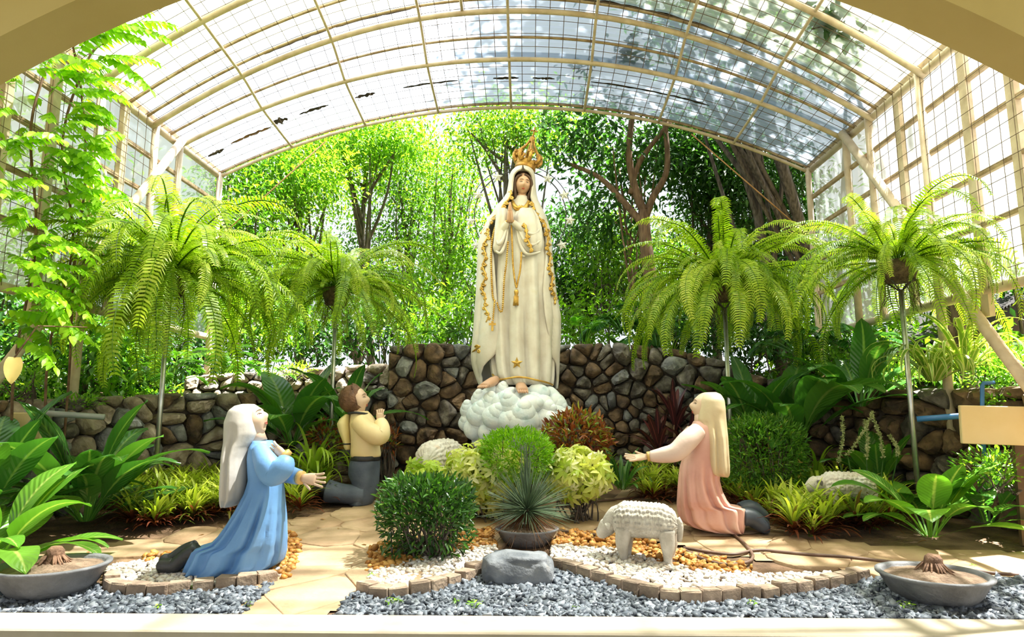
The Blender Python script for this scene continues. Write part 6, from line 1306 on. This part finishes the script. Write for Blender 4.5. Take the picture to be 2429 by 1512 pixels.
# vine on the left wall
M_vine = leafmat('vine_leaf', [(0.0, (0.13, 0.32, 0.01)), (0.5, (0.29, 0.53, 0.02)), (1.0, (0.52, 0.70, 0.05))], trans=0.5, rough=0.4)
HEART = (np.array([(0, 0, 0), (-0.02, 0.22, 0.02), (0.25, 0.36, 0.03), (0.65, 0.24, 0.0), (1, 0, -0.1), (0.65, -0.24, 0.0), (0.25, -0.36, 0.03), (-0.02, -0.22, 0.02), (0.4, 0, -0.05)]), [(0, 1, 8), (1, 2, 8), (2, 3, 8), (3, 4, 8), (4, 5, 8), (5, 6, 8), (6, 7, 8), (7, 0, 8)], np.array([(0, 0, 0), (1, 0, 0), (1, .2, 0), (1, .6, 0), (0, 1, 0), (-1, .6, 0), (-1, .2, 0), (-1, 0, 0), (0, .4, 0)], float))
def spray(seed, L, npair, e, bd, size):
    rr = random.Random(seed); mb = MB(); P = V(0, 0, 0); el = math.radians(e); path = [P]; rng = np.random.default_rng(seed)
    for i in range(npair):
        d = V(math.cos(el), 0, math.sin(el)); t = i / npair
        if i > 1:
            for s in (-1, 1):
                dr = V(0, s, 0) * 0.75 + d * 0.35 + V(0, 0, -0.55); R = frames(dr[None], rng, 0.2)[0]; w = size * (0.8 + 0.4 * math.sin(math.pi * t)) * rr.uniform(0.85, 1.15)
                mb.add((HEART[0] * w) @ R.T + P, HEART[1], HEART[2] * V(1, 1, 0) + V(0, 0, 0.35 + rr.uniform(-.25, .35)))
        P = P + d * L / npair; el -= math.radians(bd) / npair; path.append(P)
    R = frames((d + V(0, 0, -0.3))[None], rng, 0.1)[0]; mb.add((HEART[0] * size) @ R.T + P, HEART[1], HEART[2] * V(1, 1, 0) + V(0, 0, 0.6))
    v_, f_ = tube(path, 0.0035, 4, caps=False); mb.add(v_, f_, np.c_[np.zeros((len(v_), 2)), np.full(len(v_), 0.5)]); m = mb.mesh('leaf_spray', smooth=False); m.materials.append(M_vine); return m
SPR = [spray(i, 0.70, 12, e, bd, 0.086) for i, (e, bd) in enumerate(((30, 60), (18, 50), (8, 45), (40, 90), (-4, 40)))]
vi = thing('climbing_vine', (XL + 0.12, 5.9, 0.4), 'bright green climbing vine with paired leaflets on the left wall', 'vine'); o0 = org(vi)
M_vstem = mat('vine_stem', (0.10, 0.045, 0.025), (0.20, 0.11, 0.06), rough=0.8, scale=14)
for y0, pts in ((5.9, [(5.95, 0.35), (5.85, 1.6), (5.95, 2.7), (5.75, 3.6), (5.9, 4.5), (6.2, 5.0)]), (6.2, [(6.1, 0.35), (6.15, 1.5), (6.0, 2.5), (6.1, 3.4), (5.9, 4.2), (5.6, 4.7)]), (5.5, [(5.6, 0.3), (5.45, 1.4), (5.5, 2.6), (5.35, 3.6), (5.5, 4.4)])):
    P = smooth_path([(XL + 0.14 + 0.03 * math.sin(z * 3 + y0), y, z) for y, z in pts], 30); mob('stem', *tube(P, 0.011, 6), M_vstem, vi)
VP_ = [(130, 130, 10), (150, 170, -15), (200, 60, 5), (240, 110, 20), (290, 60, 8), (120, 210, 0), (130, 250, -12), (60, 200, -40), (60, 255, -60), (160, 275, 5), (140, 300, -5), (100, 330, 10), (80, 355, -30), (150, 330, 0), (190, 350, -8), (120, 380, -10), (60, 420, -50), (110, 400, 5), (150, 415, -5), (90, 450, -5), (130, 470, 0), (70, 480, -30), (120, 500, -10), (30, 240, 200), (20, 300, 150), (60, 150, 30), (180, 200, -10), (170, 390, -15), (40, 545, 20), (60, 600, 10), (100, 560, 0), (90, 650, 10), (50, 690, 0), (120, 680, -5), (30, 640, 160), (100, 720, -10), (40, 740, 20), (140, 450, 10), (180, 130, 0), (100, 290, -20), (220, 150, 0), (250, 40, 10), (70, 520, -10), (160, 230, 10), (40, 330, -10), (50, 380, 10), (30, 430, -20), (45, 470, 0), (60, 560, -15), (50, 620, 5), (130, 530, -5), (150, 560, -10), (20, 700, 20), (40, 780, 10), (80, 770, 0), (110, 620, -20)]
for i, (px, py, rz_) in enumerate(VP_ + [(a + 22, b + 18, c + 9) for a, b, c in VP_]):
    rr = random.Random(i); D = rr.uniform(5.35, 6.15) if px > 85 else rr.uniform(4.9, 5.5); p = at(px - 45, py, D)
    if p[0] < XL + 0.10: p = p + V(XL + 0.12 - p[0], 0, 0)
    inst('leaf_spray', SPR[i % 5], p - o0, (rr.uniform(-.3, .3), rr.uniform(-.15, .2), math.radians(rz_ - 25 + rr.uniform(-15, 15))), rr.uniform(0.75, 1.1), vi)
# ================================================================ HOSES, PIPES, BOARDS AND OTHER SMALL THINGS
M_hose = mat('brown_hose', (0.10, 0.055, 0.035), (0.17, 0.10, 0.07), rough=0.5, scale=8)
M_bluepipe = mat('blue_pvc', (0.03, 0.13, 0.36), (0.05, 0.18, 0.44), rough=0.35, scale=6)
M_greypipe = mat('grey_pvc', (0.28, 0.28, 0.29), (0.36, 0.36, 0.37), rough=0.4, scale=6)
M_board = mat('cream_board', (0.58, 0.44, 0.21), (0.64, 0.50, 0.27), rough=0.7, scale=3, bump=0.1, bscale=20)
def hose(pts, r=0.0115):
    P = smooth_path([gnd(*q) + V(0, 0, 0.024 + (q[2] if len(q) > 2 else 0)) if len(q) == 2 else gnd(q[0], q[1]) + V(0, 0, 0.024 + q[2]) for q in pts], 110); return tube(P, r, 8)
h1 = [(1625, 1240), (1690, 1255), (1745, 1280), (1782, 1318), (1782, 1338), (1755, 1347), (1710, 1347), (1660, 1332), (1622, 1312)]
v, f = hose(h1); tag(mob('garden_hose', v, f, M_hose, loc=v.mean(0)), 'brown hose curving in a loop behind the pebble sheep', 'hose')
v, f = hose([(1622, 1308), (1680, 1318), (1740, 1324), (1800, 1314), (1900, 1323), (2000, 1330), (2100, 1341), (2180, 1352), (2290, 1362), (2360, 1370), (2440, 1374)]); tag(mob('garden_hose', v, f, M_hose, loc=v.mean(0)), 'long brown hose lying across the path to the right bowl', 'hose')
v, f = hose([(1290, 1210), (1360, 1200), (1450, 1192), (1530, 1184)]); tag(mob('garden_hose', v, f, M_hose, loc=v.mean(0)), 'thin dark hose across the path behind the spiky plant', 'hose')
v, f = hose([(1325, 1267), (1370, 1272), (1415, 1277), (1445, 1275), (1450, 1262), (1425, 1258), (1412, 1266)]); hz = mob('garden_hose', v, f, M_hose, loc=v.mean(0)); tag(hz, 'short hose end with a blue fitting by the sheep head', 'hose')
p = gnd(1424, 1258) + V(0, 0, 0.03); mob('hose_fitting', *tube([p, p + V(0.03, 0, 0.012), p + V(0.05, 0, 0.014)], [0.02, 0.022, 0.016], 10), M_bluepipe, hz)
p = at(2330, 1000, 5.75); q = at(2330, 915, 5.75); r_ = at(2358, 908, 5.75)
tag(mob('blue_pipe', *tube([at(2335, 1085, 5.75), p, q, q + V(0.012, 0, 0.02), r_], 0.017, 10), M_bluepipe, loc=p), 'blue upright plastic pipe beside the cream board', 'pipe')
a_, b_ = at(2175, 995, 5.95), at(2310, 985, 5.72); tag(mob('blue_pipe', *tube([a_, (a_ + b_) / 2, b_], 0.026, 10), M_bluepipe, loc=a_), 'thick blue plastic pipe along the right stone wall', 'pipe')
a_, b_ = gnd(2330, 1213) + V(0, 0, 0.03), gnd(2440, 1242) + V(0, 0, 0.03); tag(mob('blue_pipe', *tube([a_, b_], 0.011, 8), M_bluepipe, loc=a_), 'thin blue pipe on the soil at the right edge', 'pipe')
a_, b_ = at(60, 978, 5.7), at(248, 990, 5.9); tag(mob('grey_pipe', *tube([a_, b_], 0.026, 12), M_greypipe, loc=a_), 'grey plastic pipe sticking out over the left broad leaves', 'pipe')
c = at(2385, 1010, 5.3); o = mob('cream_board', *bevel_box(0.62, 0.05, 0.30, 0.006), M_board, loc=c, local=True, smooth=False); o.rotation_euler = (0, math.radians(1.5), math.radians(-14)); tag(o, 'blank cream rectangular board at the right edge', 'board')
mob('support', *bar((0.10, 0.02, -0.14), (0.10, 0.02, -(c[2] - gz(0, 5.3))), 0.10, 0.05), mat('board_post', (0.09, 0.05, 0.03), (0.15, 0.09, 0.05), rough=0.9), o, local=True, smooth=False)
c = at(70, 1020, 5.75); o = mob('cream_block', *bevel_box(0.24, 0.2, 0.30, 0.01), M_board, loc=c, local=True, smooth=False); o.rotation_euler = (0, 0, math.radians(20)); tag(o, 'cream painted block behind the left broad leaves', 'block')
# tie rods of the roof
M_rod = mat('orange_tie_rod', (0.42, 0.20, 0.07), (0.52, 0.28, 0.12), rough=0.6, scale=8)
for lab, a_, b_ in (('thin orange tie rod under the left end of the far arch', at(772, 336, 8.98), V(XL + 0.05, 8.98, 3.55)), ('thin orange tie rod under the right end of the far arch', at(1640, 318, 8.98), V(XR - 0.03, 8.98, 3.5))):
    tag(mob('tie_rod', *tube([a_, b_], 0.009, 6), M_rod, loc=a_), lab, 'tie rod')
# shed roof beyond the right wall
M_shed = mat('dark_shed_roof', (0.012, 0.011, 0.010), (0.024, 0.020, 0.017), rough=0.7, scale=3)
sh = thing('shed', (7.0, 10.3, -0.35), 'dark corrugated shed roof beyond the right wall', 'shed')
E0, E1 = at(2075, 868, 10.0), at(2520, 655, 10.0); n = 60
edge_ = np.array([E0 + (E1 - E0) * t + V(0, 0, 0.02 * math.sin(t * n * 2 * math.pi)) for t in np.linspace(0, 1, n * 4 + 1)])
v, f = loft([edge_ + V(0, -0.35, 0), edge_ + V(0, 3.4, 0)], closed=False); mob('roof', v, f, M_shed, sh)
for k in range(5): mob('rafter', *bar(E0 + V(0.1, -0.2 + k * 0.8, -0.09), E1 + V(0, -0.2 + k * 0.8, -0.09), 0.06, 0.12), M_shed, sh, smooth=False)
w0 = E0 + (E1 - E0) * 0.12; wv = [V(w0[0], 10.3, 0), V(E1[0], 10.3, 0), V(E1[0], 10.3, E1[2] - 0.15), V(w0[0], 10.3, w0[2] - 0.15)]
mob('wall', np.array(wv + [q + V(0, 2.8, 0) for q in wv]), [(0, 1, 2, 3), (7, 6, 5, 4), (0, 3, 7, 4), (1, 5, 6, 2), (0, 4, 5, 1)], mat('shed_wall', (0.05, 0.04, 0.035), (0.09, 0.07, 0.06), rough=0.9), sh, smooth=False)
# leafy twigs fallen on the roof sheets
for i, (px, py, D, n, s, lab) in enumerate([(1492, 135, 7.75, 46, 0.15, 'dark leafy twig lying on the clear roof sheet right of centre'), (1395, 160, 7.9, 26, 0.12, 'pale leafy twig on the roof sheet left of the dark one'), (1980, 62, 6.6, 60, 0.17, 'large leafy twig on the green roof sheet at the upper right'), (1790, 110, 7.0, 16, 0.11, 'small leafy twig on the roof under the second arch'), (1460, 240, 8.75, 16, 0.11, 'small leafy twig at the far roof edge')]):
    rng = np.random.default_rng(300 + i)
    lo, hi = 5.0, 9.0
    for _ in range(40):
        m_ = (lo + hi) / 2; q = at(px, py, m_)
        if q[2] < roof_z(q[0], m_) + 0.09: lo = m_
        else: hi = m_
    c = at(px, py, lo); P = c + rng.normal(0, 1, (n, 3)) * V(0.13, 0.15, 0.0); P[:, 2] = [roof_z(x, y) + 0.10 + rng.uniform(0, 0.05) for x, y, _ in P]
    d = rng.normal(size=(n, 3)) * V(1, 1, 0.12); v_, f_, l_ = scatter_leaves(*LEAF6, P, frames(d, rng, 0.15), np.full(n, s) * rng.uniform(0.7, 1.2, n), rng.uniform(0, 0.7, n))
    t = thing('fallen_twig', c, lab, 'twig'); mob('leaves', v_, f_, M_tree_dark, t, l_, smooth=False); mob('twig', *tube([c + V(-0.2, 0.1, 0.03), c + V(0.2, -0.1, 0.03)], 0.008, 5), M_bark, t)
# weeds in the gravel and fallen leaves
M_weed = leafmat('weed_leaf', [(0.0, (0.12, 0.30, 0.02)), (1.0, (0.35, 0.55, 0.06))], trans=0.4)
WM = []
for s in range(3):
    rng = np.random.default_rng(400 + s); n = 26; v_, f_, l_ = scatter_leaves(*LEAF6, rng.normal(0, 0.012, (n, 3)) * V(1.2, 1.2, 0) + V(0, 0, 1) * rng.uniform(0.005, 0.04, (n, 1)), frames(rng.normal(size=(n, 3)) * V(1, 1, 0.4) + V(0, 0, 0.3), rng), rng.uniform(0.015, 0.028, n), rng.uniform(0, 1, n)); m = make_mesh('weed', v_, f_, l_, False); m.materials.append(M_weed); WM.append(m)
for i, (px, py, lab) in enumerate([(590, 1440, 'green weed tuft in the gravel right of the blue girl kerb'), (375, 1455, 'green weed tuft in the gravel under the left kerb'), (940, 1440, 'weed tuft in the gravel below the box bush kerb'), (905, 1415, 'weed sprouting against the middle kerb'), (1080, 1440, 'weed in the gravel left of the boulder'), (1120, 1450, 'weed by the sill left of the boulder'), (1365, 1450, 'weed by the sill right of the boulder'), (1790, 1445, 'weed in the gravel under the long kerb'), (2155, 1450, 'weed beside the right bowl'), (1700, 1430, 'weed sprouting from the long kerb'), (880, 1375, 'weed at the dark foot of the box bush'), (1700, 1250, 'weed at the knees of the rose girl'), (455, 1400, 'weed in the left kerb joints'), (1925, 1275, 'weed at the edge of the right bed'), (2080, 1260, 'weed below the right bed plants'), (2310, 1350, 'weed right of the right bowl')]):
    p = gnd(px, py); o = inst('weed', WM[i % 3], p, (0, 0, i), 0.7 + 0.3 * ((i * 7) % 3)); tag(o, lab, 'weed', 'weeds on the ground')
M_dry = leafmat('dry_leaf', [(0.0, (0.20, 0.08, 0.03)), (1.0, (0.50, 0.30, 0.12))], trans=0.1, rough=0.8)
DL = make_mesh('dry_leaf', LEAF6[0] * V(1, 0.8, 1.6), LEAF6[1], LEAF6[2] + V(0, 0, 0.5)); DL.materials.append(M_dry)
for i, (px, py, lab) in enumerate([(758, 1238, 'dry leaf on the sunlit path below the boy'), (800, 1262, 'dry leaf on the path left of the box bush'), (870, 1300, 'brown dry leaf touching the box bush'), (485, 1275, 'dry leaf at the path edge behind the blue girl'), (210, 1315, 'dry leaf behind the left bowl'), (1310, 1210, 'dry leaf beside the thin hose'), (1250, 1450, 'dry leaf on the gravel in front of the boulder'), (2200, 1290, 'dry leaf on the right end of the path')]):
    o = inst('dry_leaf', DL, gnd(px, py) + V(0, 0, 0.022), (0.2, 0.1, i * 1.3), 0.07); tag(o, lab, 'leaf', 'fallen dry leaves')
v_, f_, l_ = blade(0.20, 0.055, -1.2, 0.6, 8, 'heart', 0.15, 0.0, 0.1, 4, 3, 0.9)
yl = mob('yellow_leaf', v_, f_, leafmat('yellowed_leaf', [(0.0, (0.62, 0.38, 0.10)), (1.0, (0.80, 0.58, 0.22))], trans=0.4), loc=at(35, 848, 4.6), local=True, luv=l_); yl.rotation_euler = (0, 0, -1.0); tag(yl, 'yellowed heart-shaped leaf hanging at the left picture edge', 'leaf')
mob('stalk', *tube([(0, 0, 0), (-0.15, 0.1, 0.25), (-0.5, 0.4, 0.3)], 0.006, 6), M_vstem, yl, local=True)
